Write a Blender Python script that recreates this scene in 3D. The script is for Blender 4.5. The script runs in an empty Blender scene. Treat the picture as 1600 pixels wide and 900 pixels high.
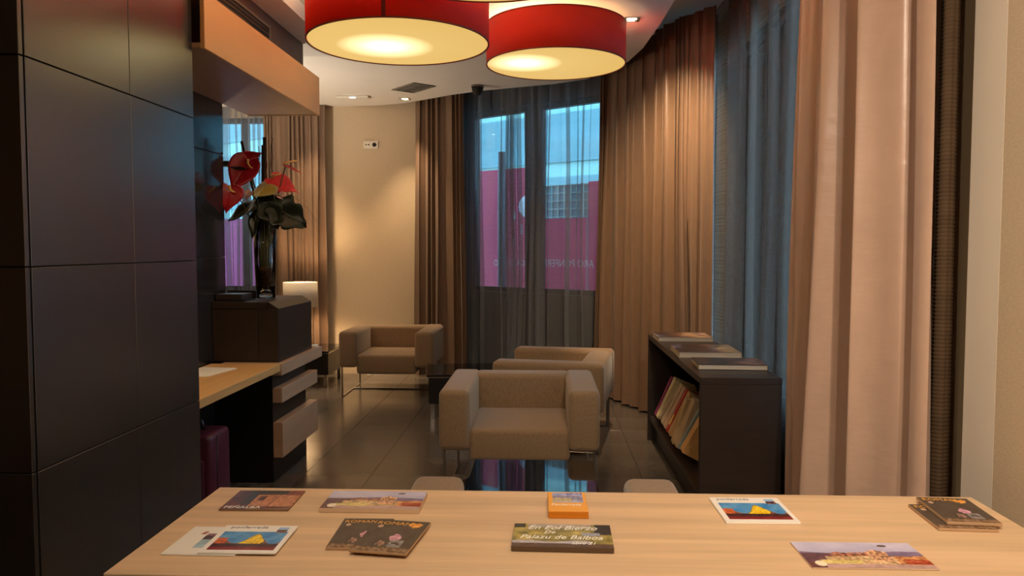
import bpy, bmesh, math, random
import numpy as np
from mathutils import Vector, Matrix, Euler
random.seed(7)
RNG = np.random.default_rng(7)
SC = bpy.context.scene
COL = SC.collection
PI = math.pi

# ------------------------------------------------------------ camera
cam_d = bpy.data.cameras.new('camera')
cam_d.sensor_width = 36.0
cam_d.lens = 27.0
cam_d.clip_start = 0.05
cam = bpy.data.objects.new('camera', cam_d)
COL.objects.link(cam)
cam.location = (0, 0, 1.45)
cam.rotation_euler = (PI/2 - math.radians(3.005), 0, math.radians(2.386))
SC.camera = cam

# ------------------------------------------------------------ world (overcast blue dusk) and exposure
W = bpy.data.worlds.new('dusk_sky')
SC.world = W
W.use_nodes = True
_bg = W.node_tree.nodes['Background']
_bg.inputs['Color'].default_value = (0.32, 0.56, 0.80, 1)
_bg.inputs['Strength'].default_value = 9.0
SC.view_settings.view_transform = 'Standard'
SC.view_settings.look = 'None'
SC.view_settings.exposure = 0.0
SC.view_settings.gamma = 1.0
SC.view_settings.use_curve_mapping = False

# light levels of the fixtures (watts); the lamps themselves are built below
P_PENDANT_IN = 60.0       # bulb inside each drum
E_DIFFUSER = 0.74         # glow of the drum diffusers
P_SPOT_FAR = 260.0         # downlights over the lounge
P_SPOT_NEAR = 90.0        # downlights over the table
P_SPOT_WASH = 230.0       # unseen downlights added behind the viewer to brighten drape and right wall
P_TABLE_LAMP = 32.0
WARM = (1.0, 0.72, 0.44)
WARM2 = (1.0, 0.83, 0.66)

# ------------------------------------------------------------ helpers
def s2l(c):
    c = np.asarray(c, float)
    return np.where(c <= 0.04045, c/12.92, ((c+0.055)/1.055)**2.4)

def rgb(r, g, b):
    l = s2l(np.array([r, g, b])/255.0)
    return (float(l[0]), float(l[1]), float(l[2]), 1.0)

def mat(name, col, rough=0.6, spec=0.5, metal=0.0, noise=None, bump=None, coat=0.0, sheen=0.0, **kw):
    """noise=(scale xyz, amount, detail): colour variation; bump=(scale xyz, strength)"""
    m = bpy.data.materials.new(name)
    m.use_nodes = True
    nt = m.node_tree
    b = nt.nodes['Principled BSDF']
    b.inputs['Base Color'].default_value = col
    b.inputs['Roughness'].default_value = rough
    b.inputs['Specular IOR Level'].default_value = spec
    b.inputs['Metallic'].default_value = metal
    b.inputs['Coat Weight'].default_value = coat
    b.inputs['Sheen Weight'].default_value = sheen
    tc = None
    def coords(scale):
        nonlocal tc
        if tc is None:
            tc = nt.nodes.new('ShaderNodeTexCoord')
        mp = nt.nodes.new('ShaderNodeMapping')
        mp.inputs['Scale'].default_value = scale
        nt.links.new(tc.outputs['Object'], mp.inputs['Vector'])
        return mp.outputs['Vector']
    if noise:
        sc, am, det = noise
        n = nt.nodes.new('ShaderNodeTexNoise')
        n.inputs['Scale'].default_value = 1.0
        n.inputs['Detail'].default_value = det
        nt.links.new(coords(sc), n.inputs['Vector'])
        r = nt.nodes.new('ShaderNodeValToRGB')
        lo = tuple(max(0, c*(1-am)) for c in col[:3]) + (1,)
        hi = tuple(min(1, c*(1+am)) for c in col[:3]) + (1,)
        r.color_ramp.elements[0].position = 0.3
        r.color_ramp.elements[1].position = 0.7
        r.color_ramp.elements[0].color = lo
        r.color_ramp.elements[1].color = hi
        nt.links.new(n.outputs['Fac'], r.inputs['Fac'])
        nt.links.new(r.outputs['Color'], b.inputs['Base Color'])
    if bump:
        sc, st = bump[:2]
        n = nt.nodes.new('ShaderNodeTexNoise')
        n.inputs['Scale'].default_value = 1.0
        n.inputs['Detail'].default_value = 3.0
        nt.links.new(coords(sc), n.inputs['Vector'])
        bp = nt.nodes.new('ShaderNodeBump')
        bp.inputs['Strength'].default_value = st
        bp.inputs['Distance'].default_value = bump[2] if len(bump) > 2 else 0.01
        nt.links.new(n.outputs['Fac'], bp.inputs['Height'])
        nt.links.new(bp.outputs['Normal'], b.inputs['Normal'])
    for k, v in kw.items():
        b.inputs[k.replace('_', ' ')].default_value = v
    return m

def emis(name, col, strength):
    m = bpy.data.materials.new(name)
    m.use_nodes = True
    b = m.node_tree.nodes['Principled BSDF']
    b.inputs['Base Color'].default_value = (0.8, 0.8, 0.8, 1)
    b.inputs['Emission Color'].default_value = col
    b.inputs['Emission Strength'].default_value = strength
    return m

def sheer_mat(name, col, through, stripe=260.0, amount=0.25):
    m = bpy.data.materials.new(name)
    m.use_nodes = True
    nt = m.node_tree
    out = nt.nodes['Material Output']
    nt.nodes.remove(nt.nodes['Principled BSDF'])
    tr = nt.nodes.new('ShaderNodeBsdfTransparent')
    df = nt.nodes.new('ShaderNodeBsdfDiffuse'); df.inputs['Color'].default_value = col
    tl = nt.nodes.new('ShaderNodeBsdfTranslucent'); tl.inputs['Color'].default_value = col
    mx = nt.nodes.new('ShaderNodeMixShader'); mx.inputs[0].default_value = 0.45
    nt.links.new(df.outputs[0], mx.inputs[1]); nt.links.new(tl.outputs[0], mx.inputs[2])
    m2 = nt.nodes.new('ShaderNodeMixShader')
    tc = nt.nodes.new('ShaderNodeTexCoord')
    mp = nt.nodes.new('ShaderNodeMapping'); mp.inputs['Scale'].default_value = (0.06, 0.06, stripe)
    nt.links.new(tc.outputs['Object'], mp.inputs['Vector'])
    n = nt.nodes.new('ShaderNodeTexNoise'); n.inputs['Scale'].default_value = 1.0; n.inputs['Detail'].default_value = 0.0
    nt.links.new(mp.outputs[0], n.inputs['Vector'])
    mr = nt.nodes.new('ShaderNodeMapRange')
    mr.inputs['From Min'].default_value = 0.35; mr.inputs['From Max'].default_value = 0.65
    mr.inputs['To Min'].default_value = (1-through) - amount; mr.inputs['To Max'].default_value = (1-through) + amount
    nt.links.new(n.outputs['Fac'], mr.inputs['Value'])
    nt.links.new(mr.outputs['Result'], m2.inputs[0])
    nt.links.new(tr.outputs[0], m2.inputs[1]); nt.links.new(mx.outputs[0], m2.inputs[2])
    nt.links.new(m2.outputs[0], out.inputs['Surface'])
    return m

def link(o, parent=None):
    COL.objects.link(o)
    if parent is not None:
        o.parent = parent
    return o

def mesh_obj(name, verts, faces, m, parent=None, smooth=False, loc=None):
    me = bpy.data.meshes.new(name)
    me.from_pydata([tuple(v) for v in verts], [], faces)
    if smooth:
        me.polygons.foreach_set('use_smooth', [True]*len(me.polygons))
    if m is not None:
        for q in (m if isinstance(m, (list, tuple)) else [m]):
            me.materials.append(q)
    o = bpy.data.objects.new(name, me)
    if loc is not None:
        o.location = loc
    return link(o, parent)

def bm_obj(name, bm, m, parent=None, smooth=False):
    me = bpy.data.meshes.new(name)
    bm.normal_update()
    bm.to_mesh(me); bm.free()
    if smooth:
        me.polygons.foreach_set('use_smooth', [True]*len(me.polygons))
    me.materials.append(m)
    return link(bpy.data.objects.new(name, me), parent)

def box_bm(lo, hi, bevel=0.0, seg=1, bm=None, rot=None):
    own = bm is None
    if own:
        bm = bmesh.new()
    lo = Vector(lo); hi = Vector(hi)
    r = bmesh.ops.create_cube(bm, size=1.0)
    vs = r['verts']
    c = (lo+hi)/2; d = hi-lo
    for v in vs:
        p = Vector((v.co.x*d.x, v.co.y*d.y, v.co.z*d.z))
        if rot is not None:
            p.rotate(rot)
        v.co = p + c
    if bevel > 0:
        es = list({e for v in vs for e in v.link_edges})
        bmesh.ops.bevel(bm, geom=es, offset=bevel, segments=seg, profile=0.5, affect='EDGES')
    return bm

def box(name, lo, hi, m, parent=None, bevel=0.0, seg=1, smooth=False):
    o = bm_obj(name, box_bm(lo, hi, bevel, seg), m, parent, smooth)
    return o

def tube_bm(pts, r, n=8, bm=None, cap=True):
    if bm is None:
        bm = bmesh.new()
    pts = [Vector(p) for p in pts]
    rs = r if isinstance(r, (list, tuple)) else [r]*len(pts)
    rings = []
    up = None
    for i, p in enumerate(pts):
        t = (pts[min(i+1, len(pts)-1)] - pts[max(i-1, 0)]).normalized()
        if up is None:
            up = Vector((0, 0, 1)) if abs(t.z) < 0.9 else Vector((1, 0, 0))
        a = t.cross(up).normalized(); b = t.cross(a).normalized()
        up = -b if False else up
        rings.append([bm.verts.new(p + (a*math.cos(2*PI*k/n) + b*math.sin(2*PI*k/n))*rs[i]) for k in range(n)])
    for i in range(len(rings)-1):
        for k in range(n):
            bm.faces.new((rings[i][k], rings[i][(k+1) % n], rings[i+1][(k+1) % n], rings[i+1][k]))
    if cap:
        bm.faces.new(rings[0][::-1]); bm.faces.new(rings[-1])
    bmesh.ops.recalc_face_normals(bm, faces=bm.faces)
    return bm

def tube(name, pts, r, m, parent=None, n=8):
    return bm_obj(name, tube_bm(pts, r, n), m, parent, True)

def lathe(name, prof, m, parent=None, n=48, smooth=True, closed=False):
    """prof: list of (radius, z)"""
    vs, fs = [], []
    for (r, z) in prof:
        for k in range(n):
            vs.append((r*math.cos(2*PI*k/n), r*math.sin(2*PI*k/n), z))
    L = len(prof)
    for i in range(L if closed else L-1):
        j = (i+1) % L
        for k in range(n):
            fs.append((i*n+k, i*n+(k+1) % n, j*n+(k+1) % n, j*n+k))
    return mesh_obj(name, vs, fs, m, parent, smooth)

def thing(name, label, cat, loc=(0, 0, 0), rotz=0.0, group=None):
    o = bpy.data.objects.new(name, None)
    o.empty_display_size = 0.1
    o.location = loc
    o.rotation_euler = (0, 0, rotz)
    COL.objects.link(o)
    o['label'] = label; o['category'] = cat
    if group:
        o['group'] = group
    return o

def tag(o, label, cat, group=None):
    o['label'] = label; o['category'] = cat
    if group:
        o['group'] = group
    return o

def struct(o):
    o['kind'] = 'structure'
    return o

def dup(root, label, loc=None, rotz=None):
    r = root.copy(); COL.objects.link(r)
    r['label'] = label
    if loc is not None: r.location = loc
    if rotz is not None: r.rotation_euler = (0, 0, rotz)
    for ch in list(root.children):
        c = ch.copy(); COL.objects.link(c); c.parent = r
        for g in list(ch.children):
            d = g.copy(); COL.objects.link(d); d.parent = c
    return r

def text_mesh(name, txt, size, m, parent, loc, rot=(0, 0, 0), sx=1.0, shear=0.0, align='LEFT', mirror=False, ext=0.0002):
    cu = bpy.data.curves.new('tmp', 'FONT')
    cu.body = txt; cu.size = size; cu.shear = shear; cu.align_x = align
    cu.extrude = ext; cu.resolution_u = 3
    to = bpy.data.objects.new('tmp', cu)
    COL.objects.link(to)
    bpy.context.view_layer.update()
    dg = bpy.context.evaluated_depsgraph_get()
    me = bpy.data.meshes.new_from_object(to.evaluated_get(dg))
    bpy.data.objects.remove(to); bpy.data.curves.remove(cu)
    me.name = name
    k = -sx if mirror else sx
    for v in me.vertices:
        v.co.x *= k
    if mirror:
        me.flip_normals()
    me.materials.clear(); me.materials.append(m)
    o = bpy.data.objects.new(name, me)
    o.location = loc; o.rotation_euler = rot
    return link(o, parent)

# --- value noise for printed pictures
def vnoise(u, v, f, seed):
    r = np.random.default_rng(seed)
    g = r.random((64, 64))
    x = u*f; y = v*f
    xi = np.floor(x).astype(int); yi = np.floor(y).astype(int)
    fx = x-xi; fy = y-yi
    fx = fx*fx*(3-2*fx); fy = fy*fy*(3-2*fy)
    a = g[xi % 64, yi % 64]; b = g[(xi+1) % 64, yi % 64]; c = g[xi % 64, (yi+1) % 64]; d = g[(xi+1) % 64, (yi+1) % 64]
    return (a*(1-fx)+b*fx)*(1-fy) + (c*(1-fx)+d*fx)*fy

def fbm(u, v, f, seed):
    return 0.55*vnoise(u, v, f, seed) + 0.28*vnoise(u, v, f*2.1, seed+1) + 0.17*vnoise(u, v, f*4.3, seed+2)

def mat_print(name, rough=0.3):
    m = bpy.data.materials.new(name)
    m.use_nodes = True
    nt = m.node_tree
    b = nt.nodes['Principled BSDF']
    a = nt.nodes.new('ShaderNodeAttribute'); a.attribute_name = 'ink'
    nt.links.new(a.outputs['Color'], b.inputs['Base Color'])
    b.inputs['Roughness'].default_value = rough
    b.inputs['Specular IOR Level'].default_value = 0.4
    return m

def print_sheet(name, w, h, fn, parent, z, nx=84, ny=60, m=None, warp=None):
    """flat printed face of a cover, ink per cell from fn(u, v) in sRGB 0..255; u to the right, v away from the reader"""
    xs = np.linspace(-w/2, w/2, nx+1); ys = np.linspace(-h/2, h/2, ny+1)
    X, Y = np.meshgrid(xs, ys)
    Z = np.full_like(X, z)
    if warp is not None:
        Z = Z + warp(X/w+0.5, Y/h+0.5)
    verts = np.stack([X.ravel(), Y.ravel(), Z.ravel()], 1)
    i = np.arange(nx*ny); cx = i % nx; cy = i//nx
    a = cy*(nx+1)+cx
    faces = np.stack([a, a+1, a+nx+2, a+nx+1], 1)
    me = bpy.data.meshes.new(name)
    me.from_pydata(verts.tolist(), [], faces.tolist())
    U = (cx+0.5)/nx; V = (cy+0.5)/ny
    c = s2l(np.clip(fn(U, V), 0, 255)/255.0)
    c4 = np.concatenate([c, np.ones((len(c), 1))], 1)
    at = me.color_attributes.new('ink', 'FLOAT_COLOR', 'CORNER')
    at.data.foreach_set('color', np.repeat(c4, 4, axis=0).astype(np.float32).ravel())
    me.materials.append(m)
    return link(bpy.data.objects.new(name, me), parent)

def C3(r, g, b, n):
    return np.tile(np.array([r, g, b], float), (n, 1))

def put(c, mask, col):
    c[mask] = col
    return c

# ------------------------------------------------------------ materials
M = {}
M['wallpaper'] = mat('beige_wallpaper', rgb(203, 182, 152), 0.75, 0.3, noise=((60, 60, 160), 0.06, 3), bump=((160, 160, 300), 0.35, 0.002))
M['wall_plain'] = mat('cream_wall', rgb(196, 172, 134), 0.7, 0.3, noise=((3, 3, 3), 0.04, 2), bump=((90, 90, 90), 0.1, 0.002))
M['trim'] = mat('white_trim', rgb(232, 220, 200), 0.5, 0.4, noise=((4, 4, 4), 0.02, 2))
M['ceiling'] = mat('ceiling_paint', rgb(228, 220, 208), 0.85, 0.2, noise=((2, 2, 2), 0.02, 2), bump=((60, 60, 60), 0.08, 0.002))
M['dark_panel'] = mat('dark_brown_laminate', rgb(30, 26, 24), 0.26, 0.5, noise=((2, 2, 40), 0.10, 3), bump=((300, 300, 300), 0.08, 0.001), IOR=2.5)
M['dark_gloss'] = mat('dark_gloss_laminate', rgb(42, 38, 37), 0.14, 0.6, noise=((3, 3, 3), 0.08, 2), bump=((8, 8, 8), 0.02, 0.002))
M['joint'] = mat('dark_joint', rgb(20, 17, 15), 0.7, 0.2, noise=((5, 5, 5), 0.05, 1))  # dark core colour that shows between the panels
M['tile'] = mat('dark_floor_tile', rgb(96, 87, 78), 0.19, 0.5, noise=((2.2, 2.2, 2), 0.22, 5), bump=((26, 26, 26), 0.05, 0.003))
M['grout'] = mat('floor_grout', rgb(120, 112, 102), 0.6, 0.3, noise=((20, 20, 20), 0.1, 2))
M['floor'] = mat('dark_floor', rgb(60, 53, 48), 0.2, 0.5, noise=((2, 2, 2), 0.2, 4))
M['espresso'] = mat('espresso_furniture', rgb(49, 38, 31), 0.36, 0.5, noise=((3, 3, 30), 0.10, 3), bump=((200, 200, 200), 0.06, 0.001))
M['black_wood'] = mat('black_furniture', rgb(26, 23, 22), 0.35, 0.5, noise=((3, 3, 30), 0.1, 2))
M['slate'] = mat('dark_slate_laminate', rgb(48, 48, 52), 0.3, 0.5, noise=((3, 3, 3), 0.08, 2))
M['oak_x'] = mat('light_oak_table', rgb(212, 178, 138), 0.42, 0.4, noise=((1.6, 26, 26), 0.13, 6), bump=((3, 60, 60), 0.05, 0.001))
M['oak_y'] = mat('light_oak_desk', rgb(214, 166, 104), 0.4, 0.4, noise=((24, 1.4, 24), 0.08, 5), bump=((60, 3, 60), 0.05, 0.001))
M['oak_pale'] = mat('pale_oak_front', rgb(196, 158, 124), 0.4, 0.45, noise=((24, 1.4, 24), 0.07, 5), bump=((60, 3, 60), 0.05, 0.001))
M['oak_canopy'] = mat('oak_canopy_veneer', rgb(216, 166, 108), 0.4, 0.4, noise=((4, 1.3, 5), 0.08, 4))
M['fabric'] = mat('beige_wool', rgb(140, 114, 85), 0.9, 0.2, noise=((140, 140, 60), 0.14, 3), bump=((260, 260, 120), 0.5, 0.002), sheen=0.25)
M['chrome'] = mat('brushed_chrome', rgb(200, 196, 190), 0.22, 0.5, metal=1.0, noise=((60, 60, 60), 0.05, 1))
M['black_glass'] = mat('black_glass', rgb(10, 11, 13), 0.03, 0.9, noise=((2, 2, 2), 0.05, 1))
M['curtain'] = mat('taupe_satin', rgb(114, 88, 67), 0.40, 0.45, noise=((30, 30, 8), 0.06, 2), bump=((9, 9, 5), 0.25, 0.01), sheen=0.15)
M['curtain_near'] = mat('blush_taupe_satin', rgb(194, 160, 136), 0.34, 0.5, noise=((12, 12, 5), 0.05, 3), bump=((7, 7, 15), 0.28, 0.012), sheen=0.1)
M['sheer'] = sheer_mat('grey_sheer', rgb(146, 152, 160), 0.60, 190.0, 0.08)
M['sheer_right'] = sheer_mat('striped_grey_sheer', rgb(120, 112, 104), 0.53, 75.0, 0.10)
M['ribbed'] = mat('ribbed_sheer_stack', rgb(84, 64, 44), 0.8, 0.2, noise=((6, 6, 20), 0.12, 1), bump=((40, 40, 200), 0.3, 0.002))
M['frame'] = mat('dark_window_frame', rgb(50, 42, 38), 0.45, 0.4, noise=((8, 8, 2), 0.08, 2))
M['plastic'] = mat('white_plastic', rgb(222, 214, 200), 0.4, 0.5, noise=((6, 6, 6), 0.02, 1))
M['hole'] = mat('socket_hole', rgb(30, 27, 25), 0.6, 0.3, noise=((6, 6, 6), 0.05, 1))
M['grille'] = mat('grey_grille', rgb(120, 114, 104), 0.5, 0.4, metal=0.3, noise=((6, 6, 6), 0.05, 1))
M['grille_dark'] = mat('dark_grille', rgb(40, 37, 34), 0.7, 0.2, noise=((6, 6, 6), 0.05, 1))  # dark tone of the vent backings and the sensor dome
M['print'] = mat_print('cover_ink', 0.28)
M['print_matt'] = mat_print('cover_ink_matt', 0.5)
M['paper'] = mat('white_paper', rgb(236, 228, 212), 0.7, 0.3, noise=((5, 5, 5), 0.03, 2))
M['page'] = mat('page_edges', rgb(222, 204, 170), 0.8, 0.2, noise=((4, 4, 500), 0.10, 1))
M['page_grey'] = mat('page_edges_grey', rgb(186, 170, 148), 0.8, 0.2, noise=((4, 4, 500), 0.10, 1))
M['gold'] = mat('gold_ink', rgb(226, 162, 66), 0.45, 0.5, noise=((200, 200, 200), 0.15, 2))
M['white_ink'] = mat('white_ink', rgb(244, 240, 228), 0.5, 0.4, noise=((50, 50, 50), 0.03, 1))
M['grey_ink'] = mat('grey_ink', rgb(108, 100, 96), 0.5, 0.4, noise=((50, 50, 50), 0.05, 1))
M['burgundy'] = mat('burgundy_suitcase', rgb(76, 25, 44), 0.42, 0.5, noise=((20, 20, 20), 0.1, 2), bump=((120, 120, 120), 0.15, 0.002))
M['tag_blue'] = mat('pale_blue_tag', rgb(120, 160, 190), 0.4, 0.5, noise=((20, 20, 20), 0.05, 1))
M['red_petal'] = mat('red_spathe', rgb(172, 12, 26), 0.28, 0.5, noise=((25, 25, 25), 0.15, 3), bump=((60, 60, 60), 0.25, 0.004))
M['coral_petal'] = mat('coral_spathe', rgb(226, 58, 56), 0.3, 0.5, noise=((60, 60, 60), 0.25, 3), bump=((90, 90, 90), 0.6, 0.006))
M['olive_petal'] = mat('olive_gold_spathe', rgb(150, 128, 58), 0.35, 0.5, noise=((25, 25, 25), 0.2, 3), bump=((40, 40, 40), 0.3, 0.005))
M['pink_petal'] = mat('pale_pink_spathe', rgb(206, 160, 150), 0.4, 0.5, noise=((25, 25, 25), 0.1, 3))
M['spadix'] = mat('yellow_spadix', rgb(238, 178, 92), 0.5, 0.4, noise=((150, 150, 150), 0.15, 2), bump=((300, 300, 300), 0.4, 0.002))
M['leaf'] = mat('dark_green_leaf', rgb(24, 31, 20), 0.38, 0.35, noise=((14, 14, 14), 0.25, 3), bump=((40, 40, 40), 0.2, 0.004))
M['stem'] = mat('brown_green_stem', rgb(92, 84, 48), 0.5, 0.4, noise=((12, 12, 30), 0.2, 2))
M['bark'] = mat('dark_bark', rgb(70, 44, 34), 0.8, 0.2, noise=((60, 60, 20), 0.3, 3), bump=((80, 80, 20), 0.6, 0.005))
M['moss'] = mat('brown_filling', rgb(104, 66, 44), 0.9, 0.2, noise=((60, 60, 60), 0.4, 4), bump=((90, 90, 90), 0.8, 0.01))
M['lamp_shade'] = mat('white_lamp_shade', rgb(226, 212, 190), 0.8, 0.2, noise=((80, 80, 80), 0.03, 2))
M['ceramic'] = mat('white_ceramic', rgb(225, 218, 205), 0.3, 0.5, noise=((5, 5, 5), 0.02, 1))
M['hoard0'] = mat('red_hoarding', rgb(240, 124, 158), 0.5, 0.3, noise=((0.8, 0.8, 0.8), 0.12, 3))
def banner_mat():
    m = M['hoard0']; nt = m.node_tree
    b = nt.nodes['Principled BSDF']
    tl = nt.nodes.new('ShaderNodeBsdfTranslucent'); tl.inputs['Color'].default_value = rgb(244, 132, 168)
    mx = nt.nodes.new('ShaderNodeMixShader'); mx.inputs[0].default_value = 0.5
    nt.links.new(b.outputs[0], mx.inputs[1]); nt.links.new(tl.outputs[0], mx.inputs[2])
    nt.links.new(mx.outputs[0], nt.nodes['Material Output'].inputs['Surface'])
    return m
M['hoard'] = banner_mat()
M['facade'] = mat('pale_facade', rgb(138, 184, 178), 0.8, 0.2, noise=((0.6, 0.6, 3), 0.12, 3))
M['facade_dark'] = mat('grey_facade', rgb(100, 142, 148), 0.8, 0.2, noise=((0.6, 0.6, 3), 0.12, 3))
M['pavement'] = mat('street_pavement', rgb(176, 174, 168), 0.8, 0.2, noise=((3, 3, 3), 0.15, 3))
M['pole'] = mat('grey_street_pole', rgb(96, 100, 110), 0.5, 0.4, noise=((5, 5, 5), 0.08, 2))

def glass_mat(name, tint=(1, 1, 1, 1)):
    m = bpy.data.materials.new(name)
    m.use_nodes = True
    nt = m.node_tree
    out = nt.nodes['Material Output']
    nt.nodes.remove(nt.nodes['Principled BSDF'])
    tr = nt.nodes.new('ShaderNodeBsdfTransparent'); tr.inputs['Color'].default_value = tint
    gl = nt.nodes.new('ShaderNodeBsdfGlossy'); gl.inputs['Roughness'].default_value = 0.02
    fr = nt.nodes.new('ShaderNodeFresnel'); fr.inputs['IOR'].default_value = 1.45
    mx = nt.nodes.new('ShaderNodeMixShader')
    nt.links.new(fr.outputs[0], mx.inputs[0]); nt.links.new(tr.outputs[0], mx.inputs[1]); nt.links.new(gl.outputs[0], mx.inputs[2])
    nt.links.new(mx.outputs[0], out.inputs['Surface'])
    return m
M['pane'] = glass_mat('window_glass', (0.93, 0.96, 0.97, 1))
M['vase_glass'] = glass_mat('clear_vase_glass', (0.93, 0.95, 0.95, 1))

def red_shade_mat():
    m = bpy.data.materials.new('red_drum_fabric')
    m.use_nodes = True
    nt = m.node_tree
    b = nt.nodes['Principled BSDF']
    b.inputs['Base Color'].default_value = rgb(190, 52, 36)
    b.inputs['Roughness'].default_value = 0.7
    b.inputs['Specular IOR Level'].default_value = 0.25
    tl = nt.nodes.new('ShaderNodeBsdfTranslucent'); tl.inputs['Color'].default_value = rgb(206, 44, 24)
    tc = nt.nodes.new('ShaderNodeTexCoord')
    n = nt.nodes.new('ShaderNodeTexNoise'); n.inputs['Scale'].default_value = 120.0
    nt.links.new(tc.outputs['Object'], n.inputs['Vector'])
    bp = nt.nodes.new('ShaderNodeBump'); bp.inputs['Strength'].default_value = 0.3; bp.inputs['Distance'].default_value = 0.003
    nt.links.new(n.outputs['Fac'], bp.inputs['Height']); nt.links.new(bp.outputs['Normal'], b.inputs['Normal'])
    mx = nt.nodes.new('ShaderNodeMixShader'); mx.inputs[0].default_value = 0.22
    nt.links.new(b.outputs[0], mx.inputs[1]); nt.links.new(tl.outputs[0], mx.inputs[2])
    nt.links.new(mx.outputs[0], nt.nodes['Material Output'].inputs['Surface'])
    return m
M['red_shade'] = red_shade_mat()

def diffuser_mat(name, hot, hot_strength, base):
    """glowing acrylic disc, brightest right under its bulb"""
    m = bpy.data.materials.new(name)
    m.use_nodes = True
    nt = m.node_tree
    b = nt.nodes['Principled BSDF']
    b.inputs['Base Color'].default_value = (0.22, 0.15, 0.07, 1)
    b.inputs['Roughness'].default_value = 0.5
    tc = nt.nodes.new('ShaderNodeTexCoord')
    sub = nt.nodes.new('ShaderNodeVectorMath'); sub.operation = 'DISTANCE'
    sub.inputs[1].default_value = (hot[0], hot[1], 0.0)
    sep = nt.nodes.new('ShaderNodeMapping'); sep.inputs['Scale'].default_value = (1, 1, 0)
    nt.links.new(tc.outputs['Object'], sep.inputs['Vector'])
    nt.links.new(sep.outputs[0], sub.inputs[0])
    r = nt.nodes.new('ShaderNodeValToRGB')
    el = r.color_ramp.elements
    el[0].position = 0.0; el[0].color = (2.6, 2.2, 1.5, 1)
    el[1].position = 1.0; el[1].color = (base*0.95, base*0.58, base*0.15, 1)
    e = el.new(0.15); e.color = (1.55, 1.25, 0.62, 1)
    e = el.new(0.27); e.color = (base*1.10, base*0.72, base*0.22, 1)
    nt.links.new(sub.outputs['Value'], r.inputs['Fac'])
    nt.links.new(r.outputs['Color'], b.inputs['Emission Color'])
    b.inputs['Emission Strength'].default_value = hot_strength
    return m

# ------------------------------------------------------------ room shell
CZ = 3.05
struct(box('floor', (-4.4, -2.8, -0.12), (1.62, 9.35, -0.012), M['grout']))
floor = bpy.data.objects['floor']
# tiles laid on the slab, 0.43 m, one object each where the photo shows them
TS = 0.43
tile_me = None
for ix in range(-6, 6):
    for iy in range(-1, 16):
        x0 = -1.10 + ix*TS; y0 = 2.63 + iy*TS - 0.01
        if x0 < -4.0 or x0 > 1.0:
            continue
        if tile_me is None:
            t = box('tile', (0.0012, 0.0012, -0.012), (TS-0.0012, TS-0.0012, 0.0), M['tile'], floor, 0.0008)
            tile_me = t.data
        else:
            t = link(bpy.data.objects.new('tile', tile_me), floor)
        t.location = (x0, y0, 0)
struct(box('floor', (-4.4, -2.8, -0.012), (1.62, 2.63-TS-0.01, 0.0), M['floor']))

# lowered ceiling with its curved edge
edge = [(0.84, -2.8), (0.84, 3.6), (0.845, 4.9), (0.83, 5.6), (0.79, 6.3), (0.72, 6.75), (0.60, 7.12), (0.40, 7.42), (0.10, 7.62),
        (-0.25, 7.76), (-0.60, 7.90), (-0.95, 8.10), (-1.25, 8.33), (-1.55, 8.55), (-1.9, 8.68), (-2.3, 8.72), (-4.2, 8.72)]
poly = [(-4.2, -2.8)] + edge
n = len(poly)
vs = [(x, y, CZ) for x, y in poly] + [(x, y, CZ+0.10) for x, y in poly]
fs = [tuple(range(n-1, -1, -1)), tuple(range(n, 2*n))] + [(i, (i+1) % n, n+(i+1) % n, n+i) for i in range(n)]
o = struct(mesh_obj('ceiling', vs, fs, M['ceiling']))
struct(box('ceiling', (-4.4, -2.8, 3.32), (1.7, 9.6, 3.42), M['ceiling']))      # slab above the curtain pocket

# walls
H2 = 3.32
struct(box('wall_right', (1.30, -2.8, 0), (1.62, 2.25, H2), M['wallpaper']))
o = struct(box('trim_1', (1.2996, 2.2502, 0), (1.62, 2.415, H2), M['trim'], None))
struct(box('wall_near', (-4.4, -3.0, -0.1), (1.62, -2.8, H2+0.1), M['wall_plain']))
struct(box('wall_left', (-4.4, -2.8, 0), (-4.2, 9.0, H2), M['wall_plain']))

def wall_with_hole(name, p0, d, nrm, s0, s1, hole, thick, m, z1=H2, z0=0.0):
    """wall standing on line p0 + s*d, outside along nrm; hole=(sa, sb, za, zb) or None"""
    p0 = Vector((*p0, 0)); d = Vector((*d, 0)); nv = Vector((*nrm, 0))
    bm = bmesh.new()
    def blk(a, b, za, zb):
        if b-a < 1e-4 or zb-za < 1e-4: return
        q = [p0+d*a, p0+d*b, p0+d*b+nv*thick, p0+d*a+nv*thick]
        v = [bm.verts.new((p.x, p.y, za)) for p in q] + [bm.verts.new((p.x, p.y, zb)) for p in q]
        for f in ((3, 2, 1, 0), (4, 5, 6, 7), (0, 1, 5, 4), (1, 2, 6, 5), (2, 3, 7, 6), (3, 0, 4, 7)):
            bm.faces.new([v[i] for i in f])
    if hole:
        sa, sb, za, zb = hole
        blk(s0, sa, z0, z1); blk(sb, s1, z0, z1); blk(sa, sb, z0, za); blk(sa, sb, zb, z1)
    else:
        blk(s0, s1, z0, z1)
    bmesh.ops.recalc_face_normals(bm, faces=bm.faces)
    return struct(bm_obj(name, bm, m))

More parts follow.
